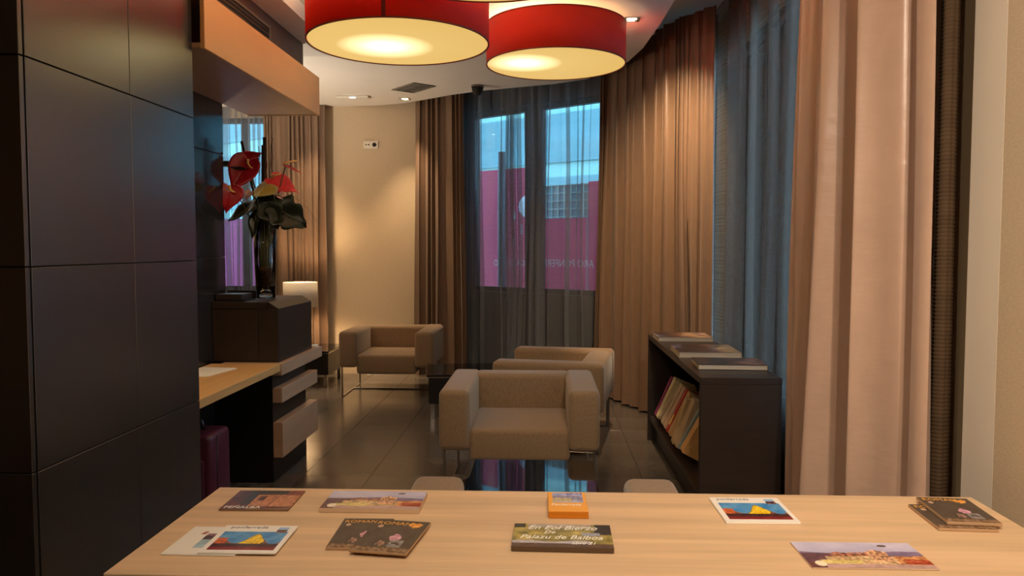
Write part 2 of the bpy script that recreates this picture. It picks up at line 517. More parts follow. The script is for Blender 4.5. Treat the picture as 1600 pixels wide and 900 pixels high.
WP = (-0.888, 8.924); WD = (0.8127, -0.5827); WN = (0.5827, 0.8127)
M['wall_dark'] = mat('dark_wall_panelling', rgb(70, 56, 46), 0.5, 0.4, noise=((5, 5, 2), 0.1, 2))
wall_with_hole('wall_window', WP, WD, WN, -0.42, 2.86, (0.0, 1.96, 0.95, 2.99), 0.22, M['wall_dark'])
wall_with_hole('wall_back', (-4.2, 8.72), (1, 0), (0, 1), 0.0, 2.98, (0.25, 1.35, 0.95, 2.93), 0.2, M['wallpaper'])
struct(box('wall_back_return', (-1.30, 8.92, 0), (-1.22, 9.40, H2), M['wall_plain']))
wall_with_hole('wall_right_far', (1.44, 2.415), (0, 1), (1, 0), 0.0, 4.88, (1.05, 3.95, 0.55, 2.95), 0.18, M['wall_plain'])

def window(name, p0, d, nrm, sa, sb, za, zb, bars):
    """frame as rails with panes; bars=[(s0, s1)] upright members"""
    p0 = Vector((*p0, 0)); d = Vector((*d, 0)); nv = Vector((*nrm, 0))
    ang = math.atan2(d.y, d.x)
    root = bpy.data.objects.new(name, None); COL.objects.link(root)
    root.location = p0; root.rotation_euler = (0, 0, ang); struct(root)
    f = 0.055
    sgn = 1 if (Vector((-d.y, d.x, 0))).dot(nv) > 0 else -1
    def bar(a, b, z0, z1, nm='frame_rail'):
        y0, y1 = sorted((sgn*0.04, sgn*0.12))
        box(nm, (a, y0, z0), (b, y1, z1), M['frame'], root, 0.004)
    bar(sa, sb, za, za+f); bar(sa, sb, zb-f, zb)
    ups = [(sa, sa+f)] + bars + [(sb-f, sb)]
    for a, b in ups:
        bar(a, b, za+f, zb-f, 'mullion')
    for (a0, b0), (a1, b1) in zip(ups[:-1], ups[1:]):
        y0, y1 = sorted((sgn*0.076, sgn*0.084))
        box('pane', (b0, y0, za+f), (a1, y1, zb-f), M['pane'], root)
    return root
window('window_1', WP, WD, WN, 0.0, 1.96, 0.95, 2.99, [(0.80, 1.03)])
window('window_2', (-4.2, 8.72), (1, 0), (0, 1), 0.25, 1.35, 0.95, 2.93, [(0.72, 0.80)])
window('window_3', (1.44, 2.415), (0, 1), (1, 0), 1.05, 3.95, 0.55, 2.95, [(1.95, 2.03), (2.80, 2.88)])

# panel-clad column on the left: core plus separate panels
def clad(name, core_lo, core_hi, faces, m):
    core = struct(box(name, core_lo, core_hi, M['joint']))
    for (lo, hi) in faces:
        box('panel', lo, hi, m, core, 0.0015)
    return core
zs = [0.0, 0.741, 1.390, 2.040, 2.69, 3.05]
g = 0.0018
fac = []
for a, b in zip(zs[:-1], zs[1:]):
    for y0, y1 in ((2.335, 2.940), (2.940, 3.480)):
        fac.append(((-1.622, y0+g, a+g), (-1.60, y1-g, b-g)))
    for x0, x1 in ((-2.22, -1.602), (-2.84, -2.22), (-3.46, -2.84)):
        fac.append(((x0+g, 2.313, a+g), (x1-g, 2.333, b-g)))
    fac.append(((-2.05, 3.478, a+g), (-1.624, 3.496, b-g)))
clad('wall_column', (-3.46, 2.333, 0), (-1.622, 3.478, 3.05), fac, M['dark_panel'])
fac = []
for a, b in zip(zs[:-1], zs[1:]):
    for y0, y1 in ((3.50, 4.20), (4.20, 4.85)):
        fac.append(((-2.072, y0+g, a+g), (-2.05, y1-g, b-g)))
    fac.append(((-2.35+g, 4.85, a+g), (-2.052, 4.87, b-g)))
clad('wall_reception', (-2.35, 3.50, 0), (-2.072, 4.85, 3.05), fac, M['dark_gloss'])

# bulkhead above the canopy
M['bulk'] = mat('brown_bulkhead_paint', rgb(92, 72, 62), 0.6, 0.3, noise=((4, 4, 4), 0.05, 2))
bulk = struct(box('trim_2', (-2.05, 3.45, 2.63), (-1.78, 5.68, 2.95), M['bulk']))
struct(box('trim_3', (-2.05, 3.45, 2.95), (-1.59, 6.05, 3.05), M['ceiling']))
gr = thing('air_vent', 'dark slotted air vent in the brown bulkhead above the wooden canopy', 'vent', (-1.78, 4.55, 2.79))
box('backing', (0, -0.42, -0.085), (0.004, 0.42, 0.085), M['grille_dark'], gr)
for z0 in (-0.085, 0.07):
    box('frame_rail', (0, -0.42, z0), (0.014, 0.42, z0+0.015), M['grille'], gr, 0.002)
for y0 in (-0.42, 0.405):
    box('frame_stile', (0, y0, -0.085), (0.014, y0+0.015, 0.085), M['grille'], gr, 0.002)
for k in range(5):
    z0 = -0.058 + k*0.027
    box('slat', (0.002, -0.405, z0), (0.010, 0.405, z0+0.006), M['bulk'], gr)

# ------------------------------------------------------------ curtains
def curtain(name, label, cat, pts, z0, z1, folds, amp, m, seed, flare=0.0, group=None, rows=26, per=14, lean=0.0, sharp=0.0, cyc=None, flat=0.0, slip=0.35):
    pts = np.array(pts, float)
    seg = np.hypot(*np.diff(pts, axis=0).T); L = np.concatenate([[0], np.cumsum(seg)]); tot = L[-1]
    n = int(folds*per)+1
    t = np.linspace(0, 1, n)
    r = np.random.default_rng(seed)
    ph = np.cumsum(0.35+1.3*r.random(n)); ph = (ph-ph[0])/(ph[-1]-ph[0])
    ph = 0.25*t + 0.75*np.interp(t, np.linspace(0, 1, int(folds)+2), np.sort(np.concatenate([[0, 1], r.random(int(folds))])))
    famp = np.interp(t, np.linspace(0, 1, int(folds)+3), 0.35+0.95*r.random(int(folds)+3))
    sec = r.random(6)*6.28
    V = []
    for j in range(rows+1):
        h = j/rows; z = z1 + (z0-z1)*h
        tt = 0.5+(t-0.5)*(1+flare*(h-0.5)*2)
        wob = 0.012*np.sin(3.1*h+9*t+sec[0])*h + 0.006*np.sin(7*h+23*t+sec[1])
        s = np.clip(tt+wob, -0.2, 1.2)*tot
        x = np.interp(s, L, pts[:, 0]); y = np.interp(s, L, pts[:, 1])
        # extrapolate past ends
        d0 = (pts[1]-pts[0])/seg[0]; d1 = (pts[-1]-pts[-2])/seg[-1]
        lo = s < 0; hi = s > tot
        x[lo] = pts[0, 0]+d0[0]*s[lo]; y[lo] = pts[0, 1]+d0[1]*s[lo]
        x[hi] = pts[-1, 0]+d1[0]*(s[hi]-tot); y[hi] = pts[-1, 1]+d1[1]*(s[hi]-tot)
        dx = np.gradient(x); dy = np.gradient(y); ll = np.hypot(dx, dy)+1e-9
        nx, ny = dy/ll, -dx/ll
        w = np.sin(2*PI*folds*ph)
        if cyc is not None:
            w = np.sin(2*PI*np.interp(t, cyc[0], cyc[1]))
            w = 2*((1+w)/2)**0.5 - 1
            famp = np.interp(t, cyc[0], cyc[2])
        if flat:
            w = np.tanh(flat*w)/math.tanh(flat)
        w = w + sharp*np.sin(4*PI*folds*ph+sec[2])
        a = amp*famp*(0.62+0.38*h)
        off = a*w + 0.25*amp*np.sin(2*PI*folds*ph*0.37+sec[3]+2.2*h)*h
        tx, ty = dx/ll, dy/ll
        sl = slip*amp*famp*np.sin(4*PI*folds*ph+sec[4])
        V.append(np.stack([x+nx*off+tx*sl, y+ny*off+ty*sl, np.full(n, z)], 1))
    V = np.concatenate(V)
    F = []
    for j in range(rows):
        for i in range(n-1):
            a = j*n+i
            F.append((a, a+1, a+n+1, a+n))
    c = V.mean(0); c[2] = z0
    o = mesh_obj(name, V-c, F, m, None, True, c)
    return tag(o, label, cat, group)

curtain('curtain', 'taupe satin drape between the beige wall and the corner window, behind the far armchair', 'curtain',
        [(-1.44, 8.56), (-0.98, 8.42), (-0.86, 8.36)], 0.02, 3.25, 7, 0.045, M['curtain'], 3, 0.06)
curtain('curtain', 'wide taupe drape right of the corner window, lit gold by the downlight, beside the bookcase', 'curtain',
        [(0.53, 7.46), (0.70, 7.14), (0.86, 6.78), (0.97, 6.40), (1.10, 6.08)], 0.02, 3.25, 11, 0.055, M['curtain'], 11, 0.05)
curtain('curtain', 'smooth greyish taupe drape at the far edge of the blue striped sheer behind the bookcase', 'curtain',
        [(1.10, 6.14), (1.19, 5.98), (1.27, 5.85)], 0.02, 3.25, 3, 0.03, M['curtain'], 5, 0.03)
curtain('curtain', 'blush satin drape with creases hanging closest to the table, right of the bookcase', 'curtain',
        [(1.20, 3.70), (1.18, 3.3), (1.17, 2.9), (1.19, 2.60), (1.205, 2.415)], 0.02, 3.25, 5, 0.115, M['curtain_near'], 24, 0.08, rows=60, per=34,
        cyc=([0, .11, .22, .40, .57, .75, .89, 0.97, 1.0], [0, .25, .75, 1.25, 1.75, 2.25, 2.75, 3.2, 3.35], [.3, .4, .7, .95, 1.3, 1.0, .6, .35, .1]), flat=0.0, slip=0.12, sharp=0.16)
curtain('curtain', 'beige drape gathered in tight folds behind the white table lamp', 'curtain',
        [(-3.14, 8.58), (-2.44, 8.58)], 0.02, 3.04, 10, 0.04, M['curtain'], 8, 0.0)
curtain('sheer_curtain', 'thin grey sheer across the corner window with the red hoarding showing through', 'curtain',
        [(-0.98, 8.60), (-0.40, 8.26), (0.10, 7.92), (0.56, 7.60)], 0.03, 3.25, 13, 0.040, M['sheer'], 17, 0.0, rows=14, per=22, slip=0.9)
curtain('sheer_curtain', 'bluish striped sheer hanging behind the low bookcase along the right wall', 'curtain',
        [(1.34, 6.2), (1.32, 5.0), (1.32, 4.4), (1.32, 3.6)], 0.03, 3.25, 6, 0.06, M['sheer_right'], 23, 0.0, rows=14, per=30, slip=1.7)
curtain('sheer_curtain', 'pale sheer on the far left window seen behind the flower vase', 'curtain',
        [(-4.0, 8.64), (-3.0, 8.64)], 0.03, 3.04, 9, 0.04, M['sheer'], 29, 0.0, rows=8, per=20, slip=0.9)
# gathered ribbed sheer at the near end of the rail
vs, fs = [], []
rowsn = 720; nk = 30
rr = np.random.default_rng(4)
for j in range(rowsn+1):
    z = 0.03 + 3.2*j/rowsn
    rib = 0.0019*math.sin(2*PI*z/0.0133)
    rad = 0.030 + 0.003*math.sin(1.7*z+1.0) + rib
    for k in range(nk):
        a = 2*PI*k/nk
        r = rad*(1+0.10*math.cos(3*a+0.5*z)+0.05*math.cos(7*a))
        vs.append((r*math.cos(a), r*1.15*math.sin(a), z))
for j in range(rowsn):
    for k in range(nk):
        fs.append((j*nk+k, j*nk+(k+1) % nk, (j+1)*nk+(k+1) % nk, (j+1)*nk+k))
tag(mesh_obj('sheer_curtain', vs, fs, M['ribbed'], None, True, (1.345, 2.65, 0)),
    'brown ribbed sheer gathered into a narrow column beside the white trim', 'curtain')

# ------------------------------------------------------------ outside
struct(box('ground_outside', (-16, 9.42, -0.3), (14, 24, -0.14), M['pavement']))
struct(box('ground_outside', (1.64, -3, -0.3), (14, 9.42, -0.14), M['pavement']))
ho = thing('hoarding', 'red hoarding with mirrored white lettering outside the corner window', 'hoarding', (WP[0]+WN[0]*0.9, WP[1]+WN[1]*0.9, -0.14), math.atan2(WD[1], WD[0]))
for a, b, h in ((-0.60, 0.20, 2.58), (0.22, 1.06, 1.94), (1.08, 2.3, 2.36)):
    box('board', (a, 0, 0), (b, 0.004, h), M['hoard'], ho)
M['letter'] = mat('pale_letters', rgb(250, 250, 254), 0.6, 0.3, noise=((5, 5, 5), 0.03, 1))
text_mesh('lettering', 'ARO PONFERRADA', 0.128, M['letter'], ho, (1.165, -0.006, 1.36), (PI/2, 0, 0), 0.86, mirror=True)
text_mesh('lettering', 'GA CHANO', 0.11, M['letter'], ho, (0.165, -0.006, 1.36), (PI/2, 0, 0), 0.86, mirror=True)
M['mark'] = mat('pale_mark', rgb(236, 244, 252), 0.6, 0.3, noise=((5, 5, 5), 0.03, 1))
for (x, z, w, h) in ((-0.022, 1.80, .03, .10), (-0.03, 1.50, .025, .06), (0.09, 1.62, .03, .12), (0.40, 1.19, .05, .012)):
    box('mark', (x, -0.004, z+0.14), (x+w, 0, z+h+0.14), M['mark'], ho)
lathe('round_mark', [(0.001, 0), (0.14, 0), (0.14, 0.004), (0.001, 0.004)], M['mark'], ho, 28).rotation_euler = (PI/2, 0, 0)
ho.children[-1].location = (0.20, -0.001, 2.10)
po = tag(bm_obj('street_pole', tube_bm([(0, 0, 0), (0, 0, 2.2), (0, 0, 2.76)], [0.055, 0.05, 0.045], 12), M['pole'], None, True),
         'grey post standing in front of the red hoarding outside the corner window', 'post')
po.location = (WP[0]+WN[0]*0.66-0.02*WD[0], WP[1]+WN[1]*0.66-0.02*WD[1], -0.14)
hb = thing('hoarding', 'red hoarding outside the far left window behind the flowers', 'hoarding', (-4.9, 9.75, -0.14))
M['hoard_left'] = mat('darkened_hoarding', rgb(176, 78, 128), 0.5, 0.3, noise=((0.8, 0.8, 0.8), 0.12, 3))  # hoarding red, darkened in the colour to offset stronger sky light here
box('board', (0, 0, 0), (1.05, 0.004, 1.96), M['hoard_left'], hb)
box('board', (1.07, 0, 0), (2.1, 0.004, 1.96), M['hoard_left'], hb)
# pale gridded fence and building behind
def outside_pt(s, d): return (WP[0]+WD[0]*s+WN[0]*d, WP[1]+WD[1]*s+WN[1]*d)
fx = thing('mesh_fence', 'pale gridded fence rising behind the lower red board outside', 'fence', (*outside_pt(-0.2, 1.7), -0.14), math.atan2(WD[1], WD[0]))
box('screen', (0, 0.01, 0), (2.2, 0.03, 2.42), M['facade_dark'], fx)
bmg = bmesh.new()
for k in range(23):
    box_bm((k*0.1-0.006, -0.006, 0), (k*0.1+0.006, 0.01, 2.42), bm=bmg)
for k in range(24):
    box_bm((0, -0.008, k*0.105-0.006), (2.2, 0.008, k*0.105+0.006), bm=bmg)
w_ = bm_obj('wire_grid', bmg, M['facade'], fx); w_['kind'] = 'stuff'
bd = thing('building', 'pale facade with blue grey bands far outside the corner window', 'building', (*outside_pt(-0.4, 6.5), -0.14), math.atan2(WD[1], WD[0]))
box('wall', (-18, 0, 0), (5.2, 0.4, 9.2), M['facade'], bd)
for k, (z0, z1) in enumerate(((2.75, 3.05), (3.35, 4.35), (4.75, 6.0))):
    box('band', (-18, -0.06, z0), (5.2, 0.0, z1), M['facade_dark'], bd)
for k in range(8):
    box('window', (-1.0+k*0.62, -0.08, 4.42), (-0.68+k*0.62, -0.01, 4.70), M['letter'], bd)

# ------------------------------------------------------------ ceiling fixtures
def pendant(loc, hot, label, seam=None, power=P_PENDANT_IN):
    """loc = centre of the diffuser underside"""
    R = 0.49; Hh = 0.275
    t = thing('pendant_lamp', label, 'lamp', loc, 0, 'red drum lamps')
    lathe('lamp_shade', [(R, 0), (R, Hh), (R-0.005, Hh), (R-0.005, 0)], M['red_shade'], t, 96, True, True)
    for z in (-0.001, Hh-0.008):
        lathe('rim', [(R+0.0015, z), (R+0.0015, z+0.008), (R-0.006, z+0.008), (R-0.006, z)], M['rim'], t, 96, False, True)
    lathe('diffuser', [(0.0005, 0.004), (R-0.008, 0.004), (R-0.008, 0.010), (0.0005, 0.010)], diffuser_mat('diffuser_glow', hot, 1.0, E_DIFFUSER), t, 96, False)
    lathe('hanging_rod', [(0.012, 0.01), (0.012, CZ-loc[2]-0.02), (0.06, CZ-loc[2]-0.02), (0.06, CZ-loc[2]-0.0)], M['plastic'], t, 20)
    if seam is not None:
        a = seam
        x, y = (R+0.001)*math.cos(a), (R+0.001)*math.sin(a)
        s = box('seam', (-0.010, -0.0015, 0.006), (0.010, 0.0015, Hh-0.006), M['seam'], t)
        s.location = (x, y, 0); s.rotation_euler = (0, 0, a+PI/2)
    ld = bpy.data.lights.new('bulb', 'POINT'); ld.energy = power; ld.color = WARM; ld.shadow_soft_size = 0.05
    lo = bpy.data.objects.new('bulb', ld); lo.location = (hot[0]*0.6, hot[1]*0.6, 0.13); link(lo, t)
    return t
M['rim'] = mat('dark_red_rim', rgb(110, 40, 26), 0.6, 0.3, noise=((20, 20, 20), 0.1, 1))
M['seam'] = mat('dark_red_seam', rgb(84, 14, 14), 0.7, 0.2, noise=((20, 20, 20), 0.1, 1))
pendant((-0.79, 4.20, 2.552), (-0.085, 0.06), 'red drum lamp hanging lower at the left, beside the wooden canopy', -PI/2-0.13+0.17)
pendant((0.08, 5.50, 2.735), (-0.22, -0.05), 'smaller looking red drum lamp farthest back, close under the ceiling', None, 24.0)
pendant((-0.25, 3.28, 2.632), (-0.05, 0.0), 'red drum lamp closest to the table, only its lower rim in view')

def downlight(loc, power, label, aim=(0, 0, -1), ang=70, blend=0.6, group='recessed downlights', col=WARM):
    t = thing('downlight', label, 'light', loc, 0, group)
    for x0, y0, x1, y1 in ((-.055, -.055, .055, -.042), (-.055, .042, .055, .055), (-.055, -.042, -.042, .042), (.042, -.042, .055, .042)):
        box('bezel', (x0, y0, -0.006), (x1, y1, 0.0), M['chrome'], t)
    lathe('lens', [(0.0005, -0.003), (0.036, -0.003), (0.036, -0.0005), (0.0005, -0.0005)], M['bulb_glow'], t, 20)
    box('well', (-.042, -.042, -0.0008), (.042, .042, -0.0002), M['chrome'], t)
    ld = bpy.data.lights.new('spot', 'SPOT'); ld.energy = power; ld.color = col
    ld.spot_size = math.radians(ang); ld.spot_blend = blend; ld.shadow_soft_size = 0.03
    lo = bpy.data.objects.new('spot', ld); lo.location = (0, 0, -0.012)
    lo.rotation_euler = Vector(aim).to_track_quat('-Z', 'Y').to_euler(); link(lo, t)
    return t
M['bulb_glow'] = emis('bulb_glow', (1.0, 0.86, 0.62, 1), 6.0)
downlight((0.61, 5.50, CZ), P_SPOT_FAR, 'square recessed downlight right of the farthest red drum lamp, near the drape', (0.20, 0.60, -1), 100, 1.0)
downlight((-1.50, 8.30, CZ), P_SPOT_FAR*0.58, 'square recessed downlight in the ceiling by the beige wall', (0.0, 0.06, -1), 62, 1.0)
downlight((-2.62, 8.25, CZ), P_SPOT_FAR*0.58, 'recessed downlight hidden behind the canopy, over the lamp table', (0.0, 0.06, -1), 62, 1.0)
downlight((-0.2, 0.7, CZ), P_SPOT_NEAR, 'recessed downlight over the left end of the table', (0, 0.12, -1), 120, 0.8, col=WARM2)
downlight((0.75, 1.0, CZ), P_SPOT_NEAR, 'recessed downlight over the right end of the table', (0.1, 0.22, -1), 120, 0.8, col=WARM2)
downlight((0.55, -0.3, CZ), P_SPOT_WASH, 'unseen downlight added behind the viewer to brighten the blush drape', (0.55, 3.3, -1.5), 60, 1.0, col=WARM2)  # added spot, gives the drape its front light and dark fold gaps
downlight((-0.75, -0.6, CZ), P_SPOT_WASH*0.5, 'unseen downlight added behind the viewer at the left, aimed at the blush drape', (1.95, 3.5, -1.5), 75, 1.0, col=WARM2)  # added second spot, weaker front light on the drape
downlight((0.35, -0.2, CZ), P_SPOT_WASH*0.62, 'unseen downlight added behind the viewer to brighten the right wall', (0.95, 2.0, -1.4), 80, 1.0, col=WARM2)  # added spot, lifts the right wall
downlight((-1.88, 3.62, 2.363), 26.0, 'downlight added under the canopy to light the desk, hidden by the dark column', (0.08, 0.45, -1), 110, 0.8)  # added spot kept out of sight, lights the desktop

t = thing('ceiling_vent', 'slotted air grille set askew in the ceiling between the lamps and the beige wall', 'vent', (-1.31, 7.73, CZ), math.radians(-49))
box('backing', (-0.18, -0.10, -0.003), (0.18, 0.10, 0.0), M['grille_dark'], t)
for x0, y0, x1, y1 in ((-.21, -.13, .21, -.10), (-.21, .10, .21, .13), (-.21, -.10, -.18, .10), (.18, -.10, .21, .10), (-.18, -.045, .18, -.028)):
    box('frame_rail', (x0, y0, -0.010), (x1, y1, 0.0), M['grille'], t, 0.002)
for k in range(7):
    y = -0.092+k*0.028
    box('slat', (-0.18, y, -0.008), (0.18, y+0.007, -0.002), M['grille'], t)
t = thing('emergency_light', 'slim white emergency light with a bluish diode on the ceiling by the canopy', 'light', (-2.02, 8.16, CZ))
box('housing', (-0.17, -0.06, -0.022), (0.17, 0.06, 0.0), M['plastic'], t, 0.008, 2)
box('diode', (-0.03, -0.062, -0.024), (0.03, -0.03, -0.018), emis('diode_glow', (0.75, 0.9, 1, 1), 3.0), t)
t = thing('motion_sensor', 'dark dome sensor on the ceiling edge above the corner window', 'sensor', (-0.66, 7.66, CZ))
lathe('dome', [(0.001, -0.10), (0.025, -0.095), (0.045, -0.075), (0.055, -0.045), (0.058, -0.018), (0.001, -0.018)], M['grille_dark'], t, 24)
lathe('mount', [(0.062, -0.018), (0.062, 0.0), (0.001, 0.0)], M['grille'], t, 24)

# wall socket on the beige wall
t = thing('wall_socket', 'white double socket plate high on the beige back wall', 'socket', (-1.965, 8.72, 2.615))
box('plate', (-0.085, -0.012, -0.045), (0.085, 0.0, 0.045), M['plastic'], t, 0.004, 2)
ins1 = box('insert', (-0.074, -0.015, -0.032), (-0.004, -0.010, 0.032), M['trim'], t, 0.002)
ins2 = box('insert', (0.004, -0.015, -0.032), (0.074, -0.010, 0.032), M['trim'], t, 0.002)
for dx in (-0.055, -0.025):
    o = lathe('hole', [(0.0005, 0), (0.008, 0), (0.008, 0.003), (0.0005, 0.003)], M['hole'], ins1, 12); o.rotation_euler = (PI/2, 0, 0); o.location = (dx, -0.0145, 0)
o = lathe('hole', [(0.0005, 0), (0.024, 0), (0.024, 0.003), (0.0005, 0.003)], M['hole'], ins2, 20); o.rotation_euler = (PI/2, 0, 0); o.location = (0.040, -0.0145, 0)

# ------------------------------------------------------------ reception desk group
t = thing('canopy', 'long light oak box canopy hung over the reception desk', 'canopy', (-1.55, 3.50, 2.36))
box('front_board', (-0.022, 0, 0), (0, 1.80, 0.26), M['oak_canopy'], t, 0.002)
box('end_board', (-0.50, 1.778, 0), (-0.023, 1.80, 0.26), M['oak_canopy'], t, 0.002)
box('soffit_board', (-0.50, 0, 0.004), (-0.023, 1.777, 0.026), M['oak_pale'], t, 0.001)
box('top_board', (-0.50, 0, 0.236), (-0.023, 1.777, 0.258), M['oak_pale'], t, 0.001)

desk = thing('reception_desk', 'light oak reception desk with stacked floating blocks on a black pedestal', 'desk', (-1.61, 3.50, 0))
D = lambda x, y, z: (x+1.61, y-3.50, z)
box('desktop', D(-2.04, 3.50, .695), D(-1.61, 4.60, .74), M['oak_y'], desk, 0.002)
box('end_slab', D(-1.98, 4.602, .668), D(-1.60, 5.45, .74), M['oak_pale'], desk, 0.002)
box('pedestal', D(-2.03, 4.602, 0.0), D(-1.662, 5.26, .667), M['black_wood'], desk, 0.002)
box('block_front', D(-1.660, 4.60, .50), D(-1.60, 5.33, .59), M['oak_pale'], desk, 0.002)
box('block_front', D(-1.660, 4.60, .16), D(-1.60, 5.33, .378), M['oak_pale'], desk, 0.002)
box('back_panel', D(-2.04, 3.52, 0.0), D(-2.02, 4.60, .693), M['black_wood'], desk, 0.002)

# raised cabinet standing on the desk, chamfered along its room side
cb = thing('counter_cabinet', 'dark brown raised counter with a chamfered top edge standing on the oak desk', 'cabinet', (-1.85, 5.0, 0.741))
Cc = lambda x, y, z: (x+1.85, y-5.0, z-0.741)
prof = [(-2.05, .741), (-1.637, .741), (-1.637, 1.074), (-1.70, 1.115), (-2.05, 1.115)]
vs = [Cc(x, 4.66, z) for x, z in prof] + [Cc(x, 5.33, z) for x, z in prof]
k = len(prof)
fs = [tuple(range(k)), tuple(range(2*k-1, k-1, -1))] + [(i, i+k, (i+1) % k+k, (i+1) % k) for i in range(k)]
o = mesh_obj('body', vs, fs, M['espresso'], cb)
box('front_panel', Cc(-2.045, 4.652, .748), Cc(-1.765, 4.66, 1.070), M['espresso'], cb, 0.001)
box('front_panel', Cc(-1.761, 4.652, .748), Cc(-1.640, 4.66, 1.070), M['espresso'], cb, 0.001)
box('top_lip', Cc(-2.045, 4.648, 1.074), Cc(-1.702, 4.66, 1.113), M['espresso'], cb, 0.001)

t = thing('tray', 'dark open tray on the raised counter in front of the vase', 'tray', (-2.0, 4.78, 1.116))
box('base', (-0.045, -0.09, 0), (0.14, 0.09, 0.008), M['black_wood'], t, 0.001)
vs = [(-.045, -.09, .008), (.14, -.09, .008), (.16, -.10, .045), (-.045, -.10, .045)]
box('lid', (-0.045, -0.085, 0.009), (0.125, 0.085, 0.045), M['espresso'], t, 0.004)
box('lip', (-0.045, 0.086, 0.008), (0.15, 0.094, 0.060), M['black_wood'], t, 0.001)

t = thing('paper_sheets', 'white papers lying on the oak desktop by the dark column', 'paper', (-1.93, 4.28, 0.7405), math.radians(-12))
box('sheet', (-0.105, -0.15, 0), (0.105, 0.15, 0.0012), M['paper'], t)
o = box('sheet', (-0.105, -0.15, 0.0014), (0.105, 0.15, 0.0026), M['paper'], t); o.rotation_euler = (0, 0, 0.10)
tag(box('note_pad', (0, 0, 0), (0.045, 0.06, 0.018), M['paper'], None, 0.004, 2), 'small white pad on the far end of the oak slab', 'paper')
bpy.data.objects['note_pad'].location = (-1.66, 5.36, 0.7405)

# suitcase
t = thing('suitcase', 'burgundy suitcase standing under the oak desk', 'suitcase', (-1.83, 3.80, 0))
box('body', (-0.19, -0.12, 0.035), (0.19, 0.12, 0.525), M['burgundy'], t, 0.03, 3, True)
box('front_pocket', (-0.155, -0.138, 0.08), (0.155, -0.118, 0.40), M['burgundy'], t, 0.008, 2)
hdl = tube('handle', [(-0.07, 0, .52), (-0.06, 0, .565), (-0.02, 0, .58), (0.05, 0, .58), (0.09, 0, .565), (0.10, 0, .52)], 0.011, M['black_wood'], t)
box('luggage_tag', (0.02, -0.02, 0.528), (0.085, 0.012, 0.572), M['tag_blue'], hdl, 0.004)
tube('zip', [(0.1915, -0.055, 0.07), (0.1915, -0.055, 0.51)], 0.003, M['black_wood'], t, 6)
for dx in (-0.15, 0.15):
    for dy in (-0.09, 0.09):
        o = lathe('wheel', [(0.001, -0.012), (0.02, -0.012), (0.02, 0.012), (0.001, 0.012)], M['black_wood'], t, 14)
        o.rotation_euler = (0, PI/2, 0); o.location = (dx, dy, 0.0205)

# ------------------------------------------------------------ vase and flowers
VX, VY, VZ = -1.853, 5.04, 1.116
v = thing('glass_vase', 'tall clear glass vase with brown filling on the raised counter', 'vase', (VX, VY, VZ))
lathe('glass', [(0.001, 0.0), (0.058, 0.0), (0.062, 0.006), (0.070, 0.25), (0.078, 0.54), (0.074, 0.54), (0.066, 0.25), (0.058, 0.03), (0.001, 0.028)], M['vase_glass'], v, 40)
lathe('filling', [(0.001, 0.034), (0.050, 0.036), (0.060, 0.08), (0.063, 0.17), (0.056, 0.195), (0.03, 0.205), (0.001, 0.205)], M['moss'], v, 32)

def P(px, py, y=VY):      # a point at depth y in the plane of the bouquet (metres from the counter)
    return Vector((-(850-px)/1200*y, y, 1.45+(387-py)/1200*y))

def frame_of(nrm, upv):
    n = Vector(nrm).normalized(); u = Vector(upv); u = (u-n*u.dot(n)).normalized(); r = u.cross(n)
    return r, u, n

def flower(label, c, w, h, nrm, upv, pm, cup=0.2, spad=0.07, name='anthurium', sp=True, rootx=0.0, rooty=0.0, fold=0.0):
    """heart shaped spathe centred at c (base at top of the heart), spadix and stem down into the vase"""
    c = Vector(c); r, u, n = frame_of(nrm, upv)
    root = thing(name, label, 'flower', (VX+rootx, VY+rooty, VZ+0.19), 0, 'anthurium bouquet')
    o0 = Vector(root.location)
    NR, NA = 7, 36
    vs = [c+u*h*0.22]; fs = []
    for i in range(1, NR+1):
        q = i/NR
        for k in range(NA):
            a = 2*PI*k/NA
            hx = 16*math.sin(a)**3/17.0
            hy = (13*math.cos(a)-5*math.cos(2*a)-2*math.cos(3*a)-math.cos(4*a))/17.0
            x = hx*w/2*q; y = (hy*h/2-0.0)*q + h*0.22*(1-q)
            zc = cup*w*(q*q)*(0.5*abs(hx)+0.15*math.sin(3*a)) - fold*abs(x) - cup*0.6*h*max(0, -hy)*q*q*0.4
            vs.append(c+r*x+u*y+n*zc)
    for k in range(NA):
        fs.append((0, 1+k, 1+(k+1) % NA))
    for i in range(NR-1):
        for k in range(NA):
            a = 1+i*NA; b = a+NA
            fs.append((a+k, b+k, b+(k+1) % NA, a+(k+1) % NA))
    so = mesh_obj('spathe', [p-o0 for p in vs], fs, pm, root, True)
    md = so.modifiers.new('thick', 'SOLIDIFY'); md.thickness = 0.002
    base = c+u*h*0.22
    if sp:
        pts = [base+n*0.004, base+n*0.02+u*0.012, base+n*0.032-u*spad*0.25+r*spad*0.25, base+n*0.036-u*spad*0.5+r*spad*0.62, base+n*0.03-u*spad*0.52+r*spad*0.95]
        tube('spadix', [p-o0 for p in pts], [0.0075, 0.0075, 0.007, 0.006, 0.0035], M['spadix'], root, 8)
    b0 = base-n*0.004
    mid = Vector((VX+rootx*0.4, VY+rooty*0.4, VZ+0.50))
    pts = []
    p0 = o0; p1 = Vector((VX+rootx*1.1, VY+rooty*1.1, VZ+0.56)); p2 = b0-n*0.05
    for k in range(11):
        s = k/10
        q = p0*(1-s)**3 + p1*3*s*(1-s)**2 + p2*3*s*s*(1-s) + b0*s**3
        pts.append(q-o0)
    tube('stem', pts, 0.0042, M['stem'], root, 6)
    return root

